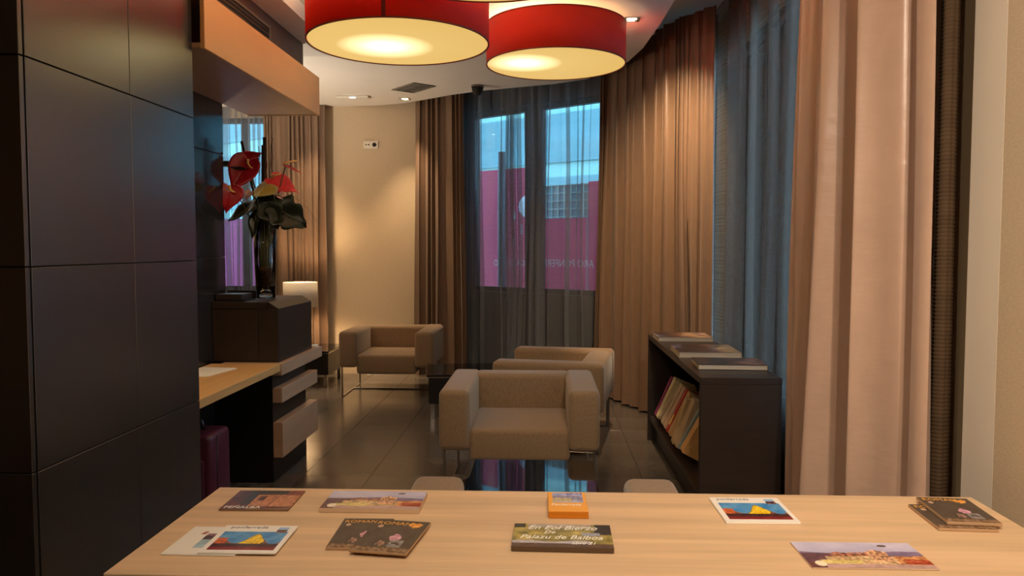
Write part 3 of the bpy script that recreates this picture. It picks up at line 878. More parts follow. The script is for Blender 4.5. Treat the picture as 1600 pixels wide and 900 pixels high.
flower('large red anthurium high at the left of the vase', P(374, 268), 0.21, 0.35, (0.25, -1, 0.25), (0.45, 0.1, 1), M['red_petal'], 0.25, 0.06, rootx=-0.02)
flower('dark red anthurium with a pointed tip topmost in the bouquet', P(388, 246, 5.10), 0.13, 0.17, (0.1, -1, 0.5), (-0.8, 0, -0.7), M['red_petal'], 0.3, 0.06, sp=False, rootx=0.01, rooty=0.02)
flower('broad red anthurium low at the left, nearest to the dark glossy wall', P(352, 306, 4.86), 0.20, 0.235, (0.15, -1, 0.1), (0.15, 0, 1), M['red_petal'], 0.12, 0.045, rootx=-0.03, rooty=-0.02)
flower('coral anthurium with a rough spathe at the right of the bouquet', P(436, 286), 0.18, 0.29, (0.35, -0.9, 0.7), (-0.75, 0, 0.5), M['coral_petal'], -0.15, 0.05, rootx=0.03)
flower('olive gold anthurium in the middle of the bouquet', P(407, 294, 4.90), 0.19, 0.185, (-0.1, -0.9, 0.75), (0.3, 0, 1), M['olive_petal'], -0.35, 0.04, rooty=-0.03, sp=False)
flower('slender red anthurium seen edge on at the far right of the bouquet', P(452, 262, 5.0), 0.04, 0.17, (0.55, -0.6, 1.2), (-0.9, 0, 0.35), M['red_petal'], 0.1, 0.075, rootx=0.04, rooty=-0.01)
flower('small pale pink anthurium between the red ones and the leaves', P(384, 303, 5.0), 0.06, 0.09, (-0.1, -1, 0.3), (0.4, 0, 1), M['pink_petal'], 0.2, 0.02, sp=False, rootx=-0.01, rooty=-0.035)
flower('pinkish anthurium bud low at the right above the dark leaf', P(437, 306, 4.96), 0.06, 0.08, (0.1, -1, 0.5), (-0.7, 0, 0.6), M['pink_petal'], 0.3, 0.02, sp=False, rootx=0.03, rooty=-0.03)

def leaf(label, base, tip, width, nrm, lobes=0, bend=0.15, seed=0, rootx=0.0, rooty=0.0):
    base = Vector(base); tip = Vector(tip)
    ax = (tip-base); L = ax.length; u = ax/L
    n = Vector(nrm); n = (n-u*n.dot(u)).normalized(); r = u.cross(n)
    root = thing('leaf', label, 'leaf', (VX+rootx, VY+rooty, VZ+0.2), 0, 'dark leaves of the bouquet')
    o0 = Vector(root.location)
    NS, NW = 22, 4
    vs, fs = [], []
    rr = random.Random(seed)
    for i in range(NS+1):
        s = i/NS
        w = width*0.5*(math.sin(PI*min(1, s*0.92+0.08))**0.7)*(1.15-0.45*s)
        if lobes:
            w *= 1-0.28*abs(math.sin(PI*lobes*s))**3
        for j in range(-NW, NW+1):
            q = j/NW
            p = base+u*L*s+r*w*q + n*(-bend*L*s*s + 0.10*width*abs(q)*(1 if True else 0) + 0.008*math.sin(9*s+3*q))
            vs.append(p-o0)
    m_ = 2*NW+1
    for i in range(NS):
        for j in range(m_-1):
            a = i*m_+j
            fs.append((a, a+1, a+m_+1, a+m_))
    so = mesh_obj('blade', vs, fs, M['leaf'], root, True)
    md = so.modifiers.new('thick', 'SOLIDIFY'); md.thickness = 0.0016
    rib = [base+u*L*s + n*(-bend*L*s*s+0.002)-o0 for s in (0, .25, .5, .75, 1)]
    tube('midrib', rib, [0.004, 0.0035, 0.003, 0.002, 0.001], M['stem'], root, 6)
    pts = []
    p1 = Vector((VX+rootx, VY+rooty, VZ+0.5)); 
    for k in range(9):
        s = k/8
        pts.append(o0*(1-s)**2+p1*2*s*(1-s)+base*s*s-o0)
    tube('stem', pts, 0.004, M['stem'], root, 6)
    return root
leaf('big dark lobed leaf drooping at the right of the vase', P(418, 318, 4.95), P(474, 352, 4.93), 0.26, (-0.15, -1, 0.45), 3, 0.18, 1, 0.02, -0.02)
leaf('broad dark leaf drooping in front of the vase rim', P(408, 305, 4.95), P(430, 357, 4.9), 0.19, (0.1, -1, 0.3), 2, 0.10, 2, 0.01, -0.03)
leaf('dark leaf hanging along the left side of the vase', P(400, 322, 4.97), P(384, 372, 4.94), 0.10, (-0.4, -1, 0.2), 0, 0.12, 3, -0.01, -0.03)
leaf('dark leaf reaching left below the red anthuriums', P(402, 316, 5.0), P(349, 342, 4.92), 0.13, (-0.1, -0.8, 0.8), 0, 0.10, 4, -0.02, -0.02)
leaf('narrow dark leaf pointing left above the low red anthurium', P(385, 262, 5.06), P(312, 252, 5.02), 0.09, (0, -0.6, 1), 0, 0.05, 5, -0.02, 0.02)
leaf('small dark leaf behind the topmost red anthurium', P(386, 262, 5.12), P(400, 246, 5.14), 0.07, (0, -1, 0.2), 0, 0.05, 6, 0.0, 0.04)
leaf('dark round leaf behind the stems above the vase mouth', P(395, 335, 5.1), P(418, 312, 5.12), 0.17, (0, -1, 0.2), 0, 0.02, 7, 0.0, 0.03)

def stick(name, label, pts, rads, m, cat='twig', group='sticks and twigs in the vase'):
    p0 = Vector(pts[0])
    o = bm_obj(name, tube_bm([Vector(p)-p0 for p in pts], rads, 8), m, None, True)
    o.location = p0
    return tag(o, label, cat, group)
stick('stick', 'thick dark bark stick standing upright in the middle of the bouquet', [(VX, VY+0.02, VZ+0.21), P(410, 330, VY+0.02), P(411, 214, VY+0.03)], [0.010, 0.012, 0.013], M['bark'])
stick('stick', 'shorter dark stick beside the tall one in the bouquet', [(VX-0.02, VY+0.035, VZ+0.21), P(406, 330, VY+0.03), P(407.5, 226, VY+0.045)], [0.007, 0.008, 0.008], M['bark'])
stick('stick', 'dark stick poking up over the topmost red anthurium', [(VX-0.015, VY+0.045, VZ+0.21), P(392, 300, VY+0.06), P(374, 220, VY+0.08)], [0.006, 0.008, 0.009], M['bark'])
for k, (a, b, c_) in enumerate(((400, 402, 228), (416, 421, 224), (421, 423, 215), (414, 413, 232))):
    pts = [(VX+(k-1.5)*0.012, VY+0.05, VZ+0.21)]
    for j in range(1, 9):
        s = j/8
        q = P(a+(b-a)*s+1.3*math.sin(3*j+k), 330+(c_-330)*s, VY+0.05)
        pts.append(q)
    stick('twig', ('thin bare twig rising left of the thick bark stick', 'thin bare twig rising right of the thick bark stick',
                   'tallest bare twig right of the thick bark stick', 'thin bare twig hugging the thick bark stick')[k], pts, 0.0022, M['bark'])
pts = [(VX+0.035, VY-0.03, VZ+0.21), P(422, 330, 4.98), P(455, 305, 4.94), P(478, 325, 4.92), P(492, 346, 4.9)]
stick('twig', 'thin stalk arching down at the far right of the bouquet', pts, [0.002, 0.002, 0.0018, 0.0015, 0.001], M['stem'])
for k in range(6):
    a = k*1.05
    pts = [(VX+0.03*math.cos(a), VY+0.03*math.sin(a), VZ+0.20), (VX+0.05*math.cos(a+0.5), VY+0.05*math.sin(a+0.5), VZ+0.56)]
    stick('stick', 'straight brown stalk inside the glass vase', pts, 0.0045, M['stem'], group='stalks inside the vase')

# ------------------------------------------------------------ armchairs
CW, CD, CH = 0.92, 0.80, 0.64
def make_armchair(label):
    t = thing('armchair', label, 'armchair', (0, 0, 0), 0, 'beige cube armchairs')
    hw = CW/2; aw = 0.18
    for s in (-1, 1):
        x0, x1 = sorted((s*hw, s*(hw-aw)))
        box('armrest', (x0, -CD/2, 0.29), (x1, CD/2, CH), M['fabric'], t, 0.035, 4, True)
    box('backrest', (-hw+aw-0.03, CD/2-0.19, 0.30), (hw-aw+0.03, CD/2-0.004, CH-0.003), M['fabric'], t, 0.035, 4, True)
    box('seat', (-hw+aw-0.01, -CD/2+0.015, 0.225), (hw-aw+0.01, CD/2-0.15, 0.415), M['fabric'], t, 0.03, 4, True)
    for sx in (-1, 1):
        x = sx*(hw-0.03)
        for y in (-CD/2+0.03, CD/2-0.05):
            box('leg', (x-0.006, y-0.014, 0.0), (x+0.006, y+0.014, 0.295), M['chrome'], t, 0.002)
        box('runner', (x-0.006, -CD/2+0.044, 0.0), (x+0.006, CD/2-0.064, 0.012), M['chrome'], t, 0.002)
    box('crossbar', (-hw+0.036, 0.06, 0.0), (hw-0.036, 0.085, 0.012), M['chrome'], t, 0.002)
    return t
ac = make_armchair('beige cube armchair facing the table, just behind the black glass coffee table')
ac.location = (-0.140, 4.31+CD/2, 0)
dup(ac, 'beige cube armchair against the beige back wall, left of the corner window', (-1.525, 7.30+CD/2, 0), 0.0)
dup(ac, 'beige cube armchair turned sideways behind the centre armchair, near the drape', (0.10, 5.83, 0), -PI/2-math.radians(10)+math.radians(0))
dup(ac, 'beige armchair with its back to the table, only its two arm ends showing', (0.0, 2.70-CD/2, 0), PI)

# ------------------------------------------------------------ black glass tables
def make_glass_table(label):
    t = thing('coffee_table', label, 'table', (0, 0, 0), 0, 'black glass cube tables')
    box('tabletop', (-0.31, -0.31, 0.365), (0.31, 0.31, 0.38), M['black_glass'], t, 0.002)
    box('body', (-0.295, -0.295, 0.13), (0.295, 0.295, 0.364), M['black_wood'], t, 0.004)
    box('trim_strip', (-0.300, -0.300, 0.352), (0.300, 0.300, 0.3645), M['chrome'], t, 0.001)
    for sx in (-1, 1):
        for sy in (-1, 1):
            box('leg', (sx*0.26-0.018, sy*0.26-0.018, 0), (sx*0.26+0.018, sy*0.26+0.018, 0.13), M['chrome'], t, 0.002)
    return t
ct = make_glass_table('black glass coffee table mirroring the blue window, in front of the centre armchair')
ct.location = (-0.065, 3.52, 0)
dup(ct, 'black low table between the far armchair and the sideways armchair', (-0.72, 6.72, 0), math.radians(8))
dup(ct, 'black low table carrying the white lamp, left of the far armchair', (-2.53, 8.12, 0), 0.0)

# unseen uplighter added behind the reception wall to brighten the far ceiling
t = thing('added_floor_lamp', 'slim uplighter added out of view behind the dark glossy reception wall to brighten the ceiling', 'lamp', (-3.30, 6.6, 0))
lathe('base', [(0.001, 0), (0.14, 0), (0.14, 0.02), (0.02, 0.03), (0.001, 0.03)], M['black_wood'], t, 32)
lathe('pole', [(0.012, 0.03), (0.012, 1.75)], M['chrome'], t, 16)
lathe('bowl', [(0.012, 1.74), (0.10, 1.77), (0.16, 1.84), (0.156, 1.84), (0.10, 1.78), (0.012, 1.75)], M['chrome'], t, 32)
ld = bpy.data.lights.new('bulb', 'POINT'); ld.energy = 140.0; ld.color = (1.0, 0.88, 0.74); ld.shadow_soft_size = 0.05
lo = bpy.data.objects.new('bulb', ld); lo.location = (0, 0, 1.79); link(lo, t)

# table lamp
t = thing('table_lamp', 'white drum table lamp on the black low table behind the counter', 'lamp', (-2.61, 8.12, 0.381))
lathe('base', [(0.001, 0.0), (0.09, 0.0), (0.09, 0.02), (0.045, 0.03), (0.04, 0.10), (0.07, 0.2), (0.075, 0.28), (0.05, 0.36), (0.02, 0.40), (0.012, 0.46), (0.001, 0.46)], M['ceramic'], t, 32)
lathe('lamp_shade', [(0.18, 0.435), (0.18, 0.70), (0.177, 0.70), (0.177, 0.435)], M['lamp_shade'], t, 48, True, True)
ld = bpy.data.lights.new('bulb', 'POINT'); ld.energy = P_TABLE_LAMP; ld.color = WARM; ld.shadow_soft_size = 0.05
lo = bpy.data.objects.new('bulb', ld); lo.location = (0, 0, 0.55); link(lo, t)

# ------------------------------------------------------------ bookcase
bx0, bx1, by0, by1, bz = 0.785, 1.19, 3.85, 5.80, 0.80
t = thing('bookcase', 'low dark brown bookcase with an open front along the right wall', 'bookcase', (bx0, by0, 0))
Bq = lambda x, y, z: (x-bx0, y-by0, z)
box('top_board', Bq(bx0, by0, bz-0.035), Bq(bx1, by1, bz), M['espresso'], t, 0.0025)
box('end_panel', Bq(bx0, by0, 0), Bq(bx1, by0+0.035, bz-0.0355), M['espresso'], t, 0.0025)
box('end_panel', Bq(bx0, by1-0.035, 0), Bq(bx1, by1, bz-0.0355), M['espresso'], t, 0.0025)
box('shelf_board', Bq(bx0+0.012, by0+0.0355, 0.155), Bq(bx1-0.02, by1-0.0355, 0.185), M['espresso'], t, 0.002)
box('back_board', Bq(bx1-0.018, by0+0.0355, 0.0), Bq(bx1, by1-0.0355, bz-0.0355), M['espresso'], t)
box('plinth', Bq(bx0+0.05, by0+0.0355, 0.0), Bq(bx0+0.07, by1-0.0355, 0.154), M['black_wood'], t)

BM = {}
def bmat(k, c):
    if k not in BM:
        BM[k] = mat('book_cover_'+k, rgb(*c), 0.5, 0.4, noise=((12, 12, 12), 0.12, 3))
    return BM[k]
books = [  # label, colour key, rgb, thickness, height, depth, lean
    ('magenta paperback at the far end of the leaning row', 'magenta', (150, 60, 100), 0.030, 0.30, 0.16, 20),
    ('cream paperback with thick pages next to the magenta one', 'cream', (214, 196, 150), 0.055, 0.31, 0.16, 21),
    ('greyish beige paperback with a curling cover', 'grey', (168, 146, 118), 0.045, 0.27, 0.17, 30),
    ('beige paperback fourth from the far end of the row', 'beige', (186, 160, 126), 0.050, 0.30, 0.16, 24),
    ('pinkish beige paperback in the middle of the row', 'blush', (190, 156, 128), 0.050, 0.30, 0.16, 23),
    ('red paperback with a yellow block on its spine', 'red', (176, 52, 40), 0.030, 0.31, 0.16, 22),
    ('tan paperback right of the red one', 'tan', (178, 138, 88), 0.060, 0.30, 0.17, 22),
    ('light tan book with a creased spine', 'straw', (190, 158, 112), 0.045, 0.30, 0.16, 14),
    ('thick beige book with pale top pages', 'sand', (182, 152, 116), 0.070, 0.31, 0.17, 18),
    ('thin teal grey book squeezed near the end of the row', 'teal', (126, 140, 132), 0.025, 0.28, 0.16, 24),
    ('golden tan book at the near end of the leaning row', 'golden', (200, 150, 88), 0.060, 0.29, 0.17, 26)]
yb = 5.50
for i, (lab, key, c, th, hh, dp, lean) in enumerate(books):
    ty = math.radians(lean+2); th *= 1.4
    b = thing('book', lab, 'book', (0.800, yb, 0.188+dp*math.sin(ty)), 0, 'leaning books in the bookcase')
    # leaning back into the case, its lower back edge on the board
    b.rotation_euler = (math.radians(5), ty, 0)
    cm = bmat(key, c)
    box('page_block', (0.004, 0.003, 0.004), (dp-0.004, th-0.003, hh-0.004), M['page'], b)
    box('cover', (0.0, 0.0, 0.0), (dp, 0.0026, hh), cm, b, 0.0006)
    box('cover', (0.0, th-0.0026, 0.0), (dp, th, hh), cm, b, 0.0006)
    box('spine', (-0.0022, 0.0, 0.0), (0.0032, th, hh), cm, b, 0.001)
    if key == 'red':
        box('spine_block', (-0.003, 0.002, 0.05), (-0.0018, th-0.002, 0.12), bmat('yellow', (226, 190, 80)), b)
    if i+1 < len(books):
        yb -= books[i+1][3]*1.4 + 0.040

# big books lying on top of the bookcase
def photo_fn(seed, pal):
    def fn(u, v):
        n1 = fbm(u, v*0.7, 4, seed); n2 = fbm(u, v, 9, seed+5)
        c = np.zeros((len(u), 3))
        pal_ = np.array(pal, float)
        q = np.clip((u*0.75+0.5*(n1-0.5)+0.12)*(len(pal)-1), 0, len(pal)-1.001)
        i = q.astype(int); f = (q-i)[:, None]
        c = pal_[i]*(1-f)+pal_[i+1]*f
        return c*(0.6+0.8*n2)[:, None]
    return fn
def big_book(lab, c, w, h, th, seed, pal, rot, cover, ty=0.0):
    b = thing('hardcover_book', lab, 'book', (c[0], c[1], bz+0.0005), rot, 'large books on the bookcase')
    box('page_block', (-w/2+0.004, -h/2+0.004, 0.003), (w/2-0.004, h/2-0.004, th-0.003), M['page_grey'], b)
    box('cover', (-w/2, -h/2, 0), (w/2, h/2, 0.003), cover, b, 0.0006)
    box('cover', (-w/2, -h/2, th-0.003), (w/2, h/2, th), cover, b, 0.0006)
    box('spine', (w/2-0.003, -h/2, 0.0), (w/2, h/2, th), cover, b, 0.0006)
    print_sheet('cover_print', w-0.002, h-0.002, photo_fn(seed, pal), b, th+0.0004, 40, 40, M['print'])
    return b
dk = mat('dark_board', rgb(40, 36, 36), 0.35, 0.5, noise=((9, 9, 9), 0.08, 2))
gy = mat('grey_board', rgb(170, 156, 138), 0.4, 0.5, noise=((9, 9, 9), 0.05, 2))
big_book('large picture book farthest along the bookcase top', (0.985, 5.50), 0.375, 0.32, 0.028, 31, [(120, 124, 150), (40, 30, 34), (110, 74, 56), (180, 140, 104), (90, 66, 66)], math.radians(-1), gy)
big_book('large picture book in the middle of the bookcase top', (0.985, 4.73), 0.365, 0.38, 0.033, 41, [(140, 146, 176), (44, 34, 36), (96, 60, 50), (188, 158, 110), (104, 76, 70)], math.radians(-1.5), gy)
big_book('dark hardback nearest the viewer on the bookcase top', (1.01, 4.22), 0.365, 0.26, 0.030, 51, [(36, 38, 42), (48, 50, 56), (60, 56, 60), (150, 110, 90), (40, 38, 42)], math.radians(-3), dk)

# ------------------------------------------------------------ foreground table
TZ = 0.75
t = thing('table', 'long light oak table in the foreground covered with brochures', 'table', (0.13, 1.88, 0))
box('tabletop', (-1.077, -0.30, TZ-0.04), (1.072, 0.297, TZ), M['oak_x'], t, 0.002)
for sx in (-1, 1):
    for sy in (-1, 1):
        box('leg', (sx*1.03-0.035, sy*0.25-0.035, 0), (sx*1.03+0.035, sy*0.25+0.035, TZ-0.0405), M['oak_x'], t, 0.003)
    box('side_rail', (sx*1.03-0.015, -0.214, TZ-0.11), (sx*1.03+0.015, 0.214, TZ-0.0405), M['oak_x'], t)

# --- pictures printed on the covers
def pic_castle(seed):
    def fn(u, v):
        N = len(u)
        n1 = fbm(u, v, 6, seed); n2 = fbm(u, v, 15, seed+3); ns = vnoise(u*2.2, v*0.7, 26, seed+4); nf = vnoise(u, v, 55, seed+5)
        def tone(m, c0, a1=30, a2=50, a3=0):
            c[m] = np.array(c0, float) + (n2[m]-0.5)[:, None]*a1*np.array([1.1, 1, .9]) + (nf[m]-0.5)[:, None]*a2 + (ns[m]-0.5)[:, None]*a3*np.array([1.2, 1, .8])
        c = C3(186, 180, 204, N) + (v-0.7)[:, None]*np.array([40, 34, 24]) + (n1-0.5)[:, None]*np.array([40, 34, 26])
        hill = 0.60+0.04*np.sin(u*6+seed)+0.05*(n1-0.5)
        tone(v < hill, (124, 108, 138), 40, 10)
        tone((v < 0.54+0.03*n2) & (u < 0.3), (98, 62, 72), 40, 20)
        top = 0.56 + 0.05*(ns > 0.6) + 0.02*np.sin(u*40)
        tone((v < top) & (u > 0.24) & (u < 0.64), (150, 94, 72), 60, 40, 90)
        tone((v < 0.40+0.08*n1) & (u > 0.18), (196, 162, 116), 70, 60, 60)
        tower = (u > 0.56+0.18*(0.7-v)*0) & (u < 0.72) & (v < 0.70-0.9*np.abs(u-0.63)) & (v > 0.26)
        tone(tower, (196, 146, 110), 30, 30, 130)
        tone((v < 0.46+0.06*(n1-0.5)) & (u > 0.74), (196, 132, 82), 70, 50, 60)
        tone((v < 0.34) & (v > 0.14) & (u > 0.80), (170, 72, 40), 80, 60)
        tone((v < 0.26+0.06*n1) & (u > 0.12) & (u < 0.46), (212, 190, 112), 60, 50)
        tone(v < 0.15+0.06*(n1-0.5), (186, 150, 138), 50, 30)
        tone((v < 0.20) & (u < 0.13), (104, 58, 56), 30, 20)
        c[(((u-0.10)/0.045)**2 + ((v-0.16)/0.10)**2) < 1] = (238, 222, 190)
        c[(((u-0.745)/0.04)**2 + ((v-0.86)/0.045)**2) < 1] = (92, 80, 76)
        return c
    return fn
def pic_village(u, v):
    N = len(u); n1 = fbm(u, v, 7, 61); n2 = vnoise(u, v, 30, 62)
    c = C3(96, 46, 36, N) + (n1-0.5)[:, None]*80
    m = (v > 0.80) & (u > 0.30) & (u < 0.78); c[m] = np.array([44, 36, 30]) + (n2[m]-0.5)[:, None]*40
    m = (u > 0.22) & (u < 0.40) & (v > 0.25); c[m] = np.array([52, 38, 28]) + (n2[m]-0.5)[:, None]*30
    m = (u > 0.36) & (v < 0.76) & (v > 0.15); c[m] = np.array([186, 122, 82]) + (n2[m]-0.5)[:, None]*66
    m = (u > 0.42) & (u < 0.52) & (v > 0.45) & (v < 0.68); c[m] = (84, 38, 30)
    m = (np.abs(u-0.66-0.10*(v-0.4)) < 0.008) & (v < 0.76); c[m] = (98, 54, 40)
    m = (u > 0.78) & (v > 0.74); c[m] = np.array([126, 54, 42]) + (n2[m]-0.5)[:, None]*40
    m = (v < 0.16+0.10*np.sin(u*6)) & (u > 0.4); c[m] = np.array([118, 76, 52]) + (n1[m]-0.5)[:, None]*90
    return c
def pic_ponf(u, v):
    N = len(u); n1 = fbm(u, v, 7, 71); n2 = vnoise(u, v, 34, 72)
    c = C3(240, 232, 220, N)
    p = (u > 0.07) & (u < 0.94) & (v > 0.10) & (v < 0.76)
    c[p] = np.array([74, 140, 194]) + (n1[p]-0.4)[:, None]*np.array([90, 70, 40])
    sk = 0.42 + 0.10*np.sin(u*13) + 0.16*np.exp(-((u-0.56)/0.10)**2) + 0.06*(n1-0.5)
    m = p & (v < sk); c[m] = np.array([128, 84, 66]) + (n2[m]-0.5)[:, None]*80
    m = p & (v < sk-0.02) & (v > 0.30) & (u > 0.33) & (u < 0.72-0.3*np.abs(v-0.4)); c[m] = np.array([240, 196, 26]) + (n2[m]-0.5)[:, None]*70
    m = p & (u < 0.22) & (v < 0.52) & (v > 0.3); c[m] = np.array([206, 100, 46]) + (n2[m]-0.5)[:, None]*50
    m = p & (v < 0.32); c[m] = np.array([72, 38, 34]) + (n2[m]-0.5)[:, None]*40
    m = p & (v < 0.20); c[m] = np.array([132, 34, 30]) + (n2[m]-0.5)[:, None]*36
    m = (u > 0.77) & (u < 0.91) & (v > 0.72) & (v < 0.93); c[m] = np.where((v[m] > 0.84)[:, None], np.array([150, 186, 220]), np.array([110, 70, 66]) + (n2[m]-0.5)[:, None]*160)
    return c
def pic_white2(u, v):
    N = len(u); n1 = fbm(u, v, 7, 81); n2 = vnoise(u, v, 30, 82)
    c = C3(238, 230, 214, N)
    p = (u > 0.32) & (v > 0.22) & (v < 0.74)
    c[p] = np.array([166, 190, 196]) + (n1[p]-0.5)[:, None]*60
    m = p & ((v > 0.52) | (u > 0.62)); c[m] = np.array([88, 66, 66]) + (n2[m]-0.5)[:, None]*60
    m = p & (v > 0.66); c[m] = np.array([150, 104, 110]) + (n2[m]-0.5)[:, None]*50
    m = (np.abs(u-0.25-0.25*(v-0.7)) < 0.008+0.03*n2) & (v > 0.70) & (v < 0.82); c[m] = (180, 110, 100)
    return c
def pic_dark(u, v):
    N = len(u); n1 = fbm(u, v, 6, 91); n2 = vnoise(u, v, 26, 92)
    c = C3(84, 70, 58, N) + (n1-0.5)[:, None]*24
    m = v < 0.13+0.05*(n1-0.5); c[m] = np.array([128, 98, 70]) + (n2[m]-0.5)[:, None]*70
    m = (((u-0.60)/0.10)**2 + ((v-0.44)/0.10)**2) < 0.6+0.8*n2; c[m] = np.array([196, 140, 152]) + (n2[m]-0.5)[:, None]*70
    m = (u > 0.56) & (u < 0.80) & (v > 0.14) & (v < 0.36) & (n1 > 0.36); c[m] = np.array([134, 126, 122]) + (n2[m]-0.5)[:, None]*50
    m = (((u-0.42)/0.09)**2 + ((v-0.25)/0.10)**2) < n2*1.1; c[m] = np.array([146, 108, 90]) + (n2[m]-0.5)[:, None]*40
    m = (((u-0.155)/0.05)**2 + ((v-0.775)/0.045)**2) < 1; c[m] = (192, 158, 130)
    m = (((u-0.78)/0.13)**2 + ((v-0.86)/0.075)**2) < 0.35+1.1*n2; c[m] = np.array([222, 150, 62]) + (n2[m]-0.5)[:, None]*60
    return c
def pic_yellow(u, v):
    N = len(u); n1 = fbm(u, v, 7, 101); n2 = vnoise(u, v, 26, 102)
    c = C3(242, 164, 22, N)
    p = (u > 0.12) & (u < 0.92) & (v > 0.46) & (v < 0.985)
    c[p] = np.array([166, 160, 190]) + (n1[p]-0.5)[:, None]*60
    m = p & (v < 0.80) & (v > 0.60) & (n2 > 0.35); c[m] = np.array([126, 108, 120]) + (n2[m]-0.5)[:, None]*100
    m = p & (v < 0.70) & (u < 0.62); c[m] = np.array([190, 166, 110]) + (n2[m]-0.5)[:, None]*70
    m = p & (v < 0.52); c[m] = np.array([176, 180, 190]) + (n1[m]-0.5)[:, None]*60
    m = p & (u > 0.5) & (v > 0.86) & (n2 > 0.5); c[m] = (110, 88, 150)
    return c
def pic_green(u, v):
    N = len(u); n1 = fbm(u*1.6, v, 5, 111); n2 = vnoise(u, v, 30, 112)
    c = np.array([156, 138, 70]) + (n1-0.5)[:, None]*np.array([150, 124, 70]) + (n2-0.5)[:, None]*26
    m = (v > 0.86-0.1*n1) & (u > 0.14) & (u < 0.80); c[m] = np.array([176, 158, 138]) + (n2[m]-0.5)[:, None]*40
    m = (v > 0.55) & (u > 0.84+0.06*(n1-0.5)); c[m] = np.array([58, 44, 32]) + (n2[m]-0.5)[:, None]*30
    m = (v > 0.82) & (u < 0.12); c[m] = np.array([74, 62, 36]) + (n2[m]-0.5)[:, None]*30
    m = (v > 0.12+0.02*np.sin(u*9)) & (v < 0.24+0.03*np.sin(u*12)) & (u < 0.80); c[m] = np.array([176, 168, 172]) + (n2[m]-0.5)[:, None]*40
    m = (v < 0.14); c[m] = np.array([96, 70, 50]) + (n2[m]-0.5)[:, None]*30
    m = (u > 0.70) & (u < 0.88) & (v > 0.48) & (v < 0.62); c[m] = np.array([150, 150, 160]) + (n2[m]-0.5)[:, None]*40
    return c

def brochure(name, lab, cat, c, w, h, rot, th, fn, edge, z=TZ+0.0004, warp=None, group=None, tilt=None, nx=170, ny=104, pm=None):
    b = thing(name, lab, cat, (c[0], c[1], z), rot, group)
    if tilt: b.rotation_euler = (tilt[0], tilt[1], rot)
    box('page_block', (-w/2, -h/2, 0), (w/2, h/2, th), edge, b, min(0.0008, th*0.3))
    print_sheet('cover_print', w-0.001, h-0.001, fn, b, th+0.0004, nx, ny, pm or M['print'], warp)
    return b
M['edge_brown'] = mat('brown_page_edge', rgb(140, 104, 74), 0.7, 0.2, noise=((4, 4, 600), 0.1, 1))
M['edge_tan'] = mat('tan_page_edge', rgb(186, 150, 112), 0.7, 0.2, noise=((4, 4, 600), 0.1, 1))
M['edge_yellow'] = mat('orange_page_edge', rgb(206, 122, 24), 0.6, 0.3, noise=((4, 4, 900), 0.18, 1))
M['edge_pale'] = mat('pale_page_edge', rgb(212, 180, 146), 0.7, 0.2, noise=((4, 4, 600), 0.06, 1))
M['edge_green'] = mat('dark_booklet_edge', rgb(96, 74, 52), 0.6, 0.3, noise=((4, 4, 600), 0.1, 1))

PA = 'brochures on the table'
b = brochure('brochure', 'reddish brown brochure lettered PEÑALBA at the far left of the table', 'brochure', (-0.773, 2.058), 0.187, 0.160, math.radians(1.5), 0.004, pic_village, M['edge_brown'], group=PA)
text_mesh('title', 'PEÑALBA', 0.025, M['white_ink'], b, (-0.086, -0.070, 0.0046), sx=0.95)
text_mesh('title', 'IIIIIII', 0.016, M['white_ink'], b, (-0.02, 0.064, 0.0046), shear=0.2) if False else None
b = brochure('brochure', 'long castle panorama booklet at the far left half of the table', 'brochure', (-0.460, 2.048), 0.266, 0.146, math.radians(0), 0.012, pic_castle(4), M['edge_pale'], group=PA)
b = brochure('brochure', 'white brochure half covered by another white one, nearest the table corner', 'brochure', (-0.785, 1.766), 0.172, 0.172, math.radians(-0.5), 0.003, pic_white2, M['paper'], group=PA)
b = brochure('brochure', 'white brochure with a yellow castle picture lying over another at the left', 'brochure', (-0.699, 1.769), 0.180, 0.172, math.radians(1.0), 0.003, pic_ponf, M['paper'], z=TZ+0.0044, group=PA)
text_mesh('title', 'ponferrada', 0.021, M['grey_ink'], b, (-0.072, 0.066, 0.0036), sx=1.0)
b = brochure('magazine', 'dark brown magazine partly under its twin in the left half of the table', 'magazine', (-0.443, 1.822), 0.128, 0.192, math.radians(1.5), 0.006, pic_dark, M['edge_tan'], group='dark magazines on the table', pm=M['print_matt'])
text_mesh('title', 'ROMAN', 0.025, M['gold'], b, (-0.058, 0.066, 0.0067), sx=0.92)
b = brochure('magazine', 'dark brown magazine lying on top of its twin in the left half', 'magazine', (-0.362, 1.788), 0.136, 0.200, math.radians(-7.5), 0.006, pic_dark, M['edge_tan'], z=TZ+0.0074, group='dark magazines on the table', pm=M['print_matt'])
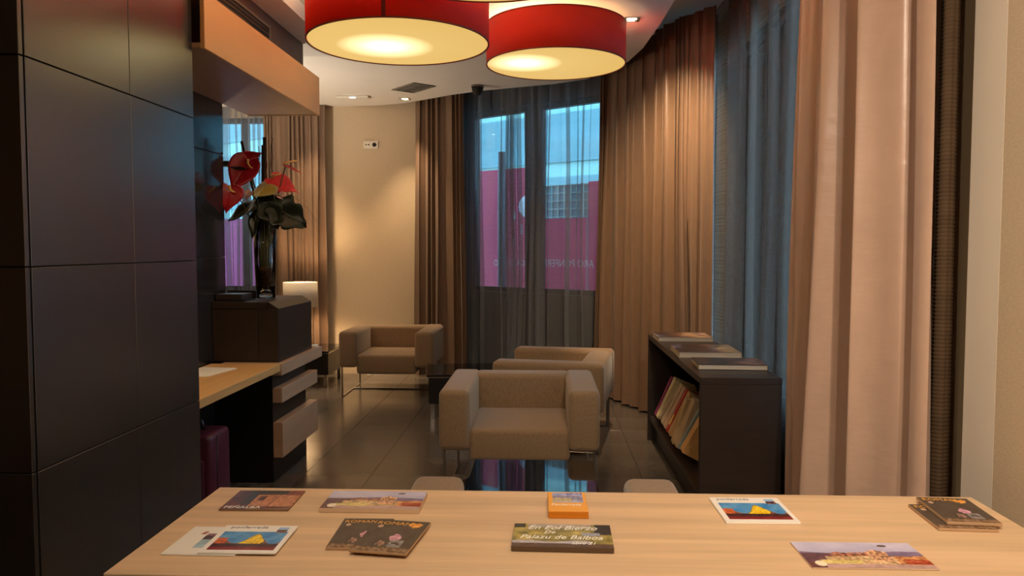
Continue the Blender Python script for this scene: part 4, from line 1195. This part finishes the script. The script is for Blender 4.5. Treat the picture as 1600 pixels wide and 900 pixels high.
text_mesh('title', 'ROMAN', 0.027, M['gold'], b, (-0.062, 0.068, 0.0067), sx=0.92)
b = brochure('pocket_guide', 'small yellow guide stack with a photo cover in the middle of the table', 'booklet', (0.064, 2.034), 0.103, 0.156, math.radians(0.6), 0.018, pic_yellow, M['edge_yellow'], group=PA)
text_mesh('title', 'Ponferrada', 0.021, M['white_ink'], b, (-0.044, -0.030, 0.0186), sx=0.85, shear=0.15)
b = brochure('booklet', 'long olive green booklet with white script lettering near the table front', 'booklet', (0.045, 1.806), 0.236, 0.146, math.radians(-1.0), 0.013, pic_green, M['edge_green'], group=PA)
for txt, sz, x, y in (('En Eol Bierzo', 0.036, -0.085, 0.036), ('De', 0.026, -0.045, 0.010), ('Palazu de Balboa', 0.034, -0.102, -0.024), ('abril 21', 0.022, 0.020, -0.055)):
    text_mesh('title', txt, sz, M['white_ink'], b, (x, y, 0.0136), sx=0.86, shear=0.35)
b = brochure('brochure', 'white brochure with a yellow castle picture alone in the right half of the table', 'brochure', (0.555, 2.030), 0.188, 0.190, math.radians(1.0), 0.006, pic_ponf, M['paper'], group=PA)
text_mesh('title', 'ponferrada', 0.020, M['grey_ink'], b, (-0.078, 0.073, 0.0066), sx=1.0)
b = brochure('magazine', 'dark brown magazine underneath its twin at the right end', 'magazine', (1.052, 1.994), 0.142, 0.178, math.radians(-2.5), 0.007, pic_dark, M['edge_tan'], group='dark magazines on the table', pm=M['print_matt'])
text_mesh('title', 'ROMAN', 0.025, M['gold'], b, (-0.064, 0.062, 0.0077), sx=0.92)
b = brochure('magazine', 'dark brown magazine on top of its twin at the right end', 'magazine', (1.080, 2.020), 0.130, 0.190, math.radians(-4), 0.008, pic_dark, M['edge_tan'], z=TZ+0.0086, group='dark magazines on the table', pm=M['print_matt'])
text_mesh('title', 'ROMAN', 0.027, M['gold'], b, (-0.058, 0.068, 0.0087), sx=0.92)
b = brochure('brochure', 'castle panorama leaflet near the front edge at the right of the table', 'brochure', (0.722, 1.741), 0.274, 0.148, math.radians(0.6), 0.003, pic_castle(9), M['edge_pale'], group=PA)
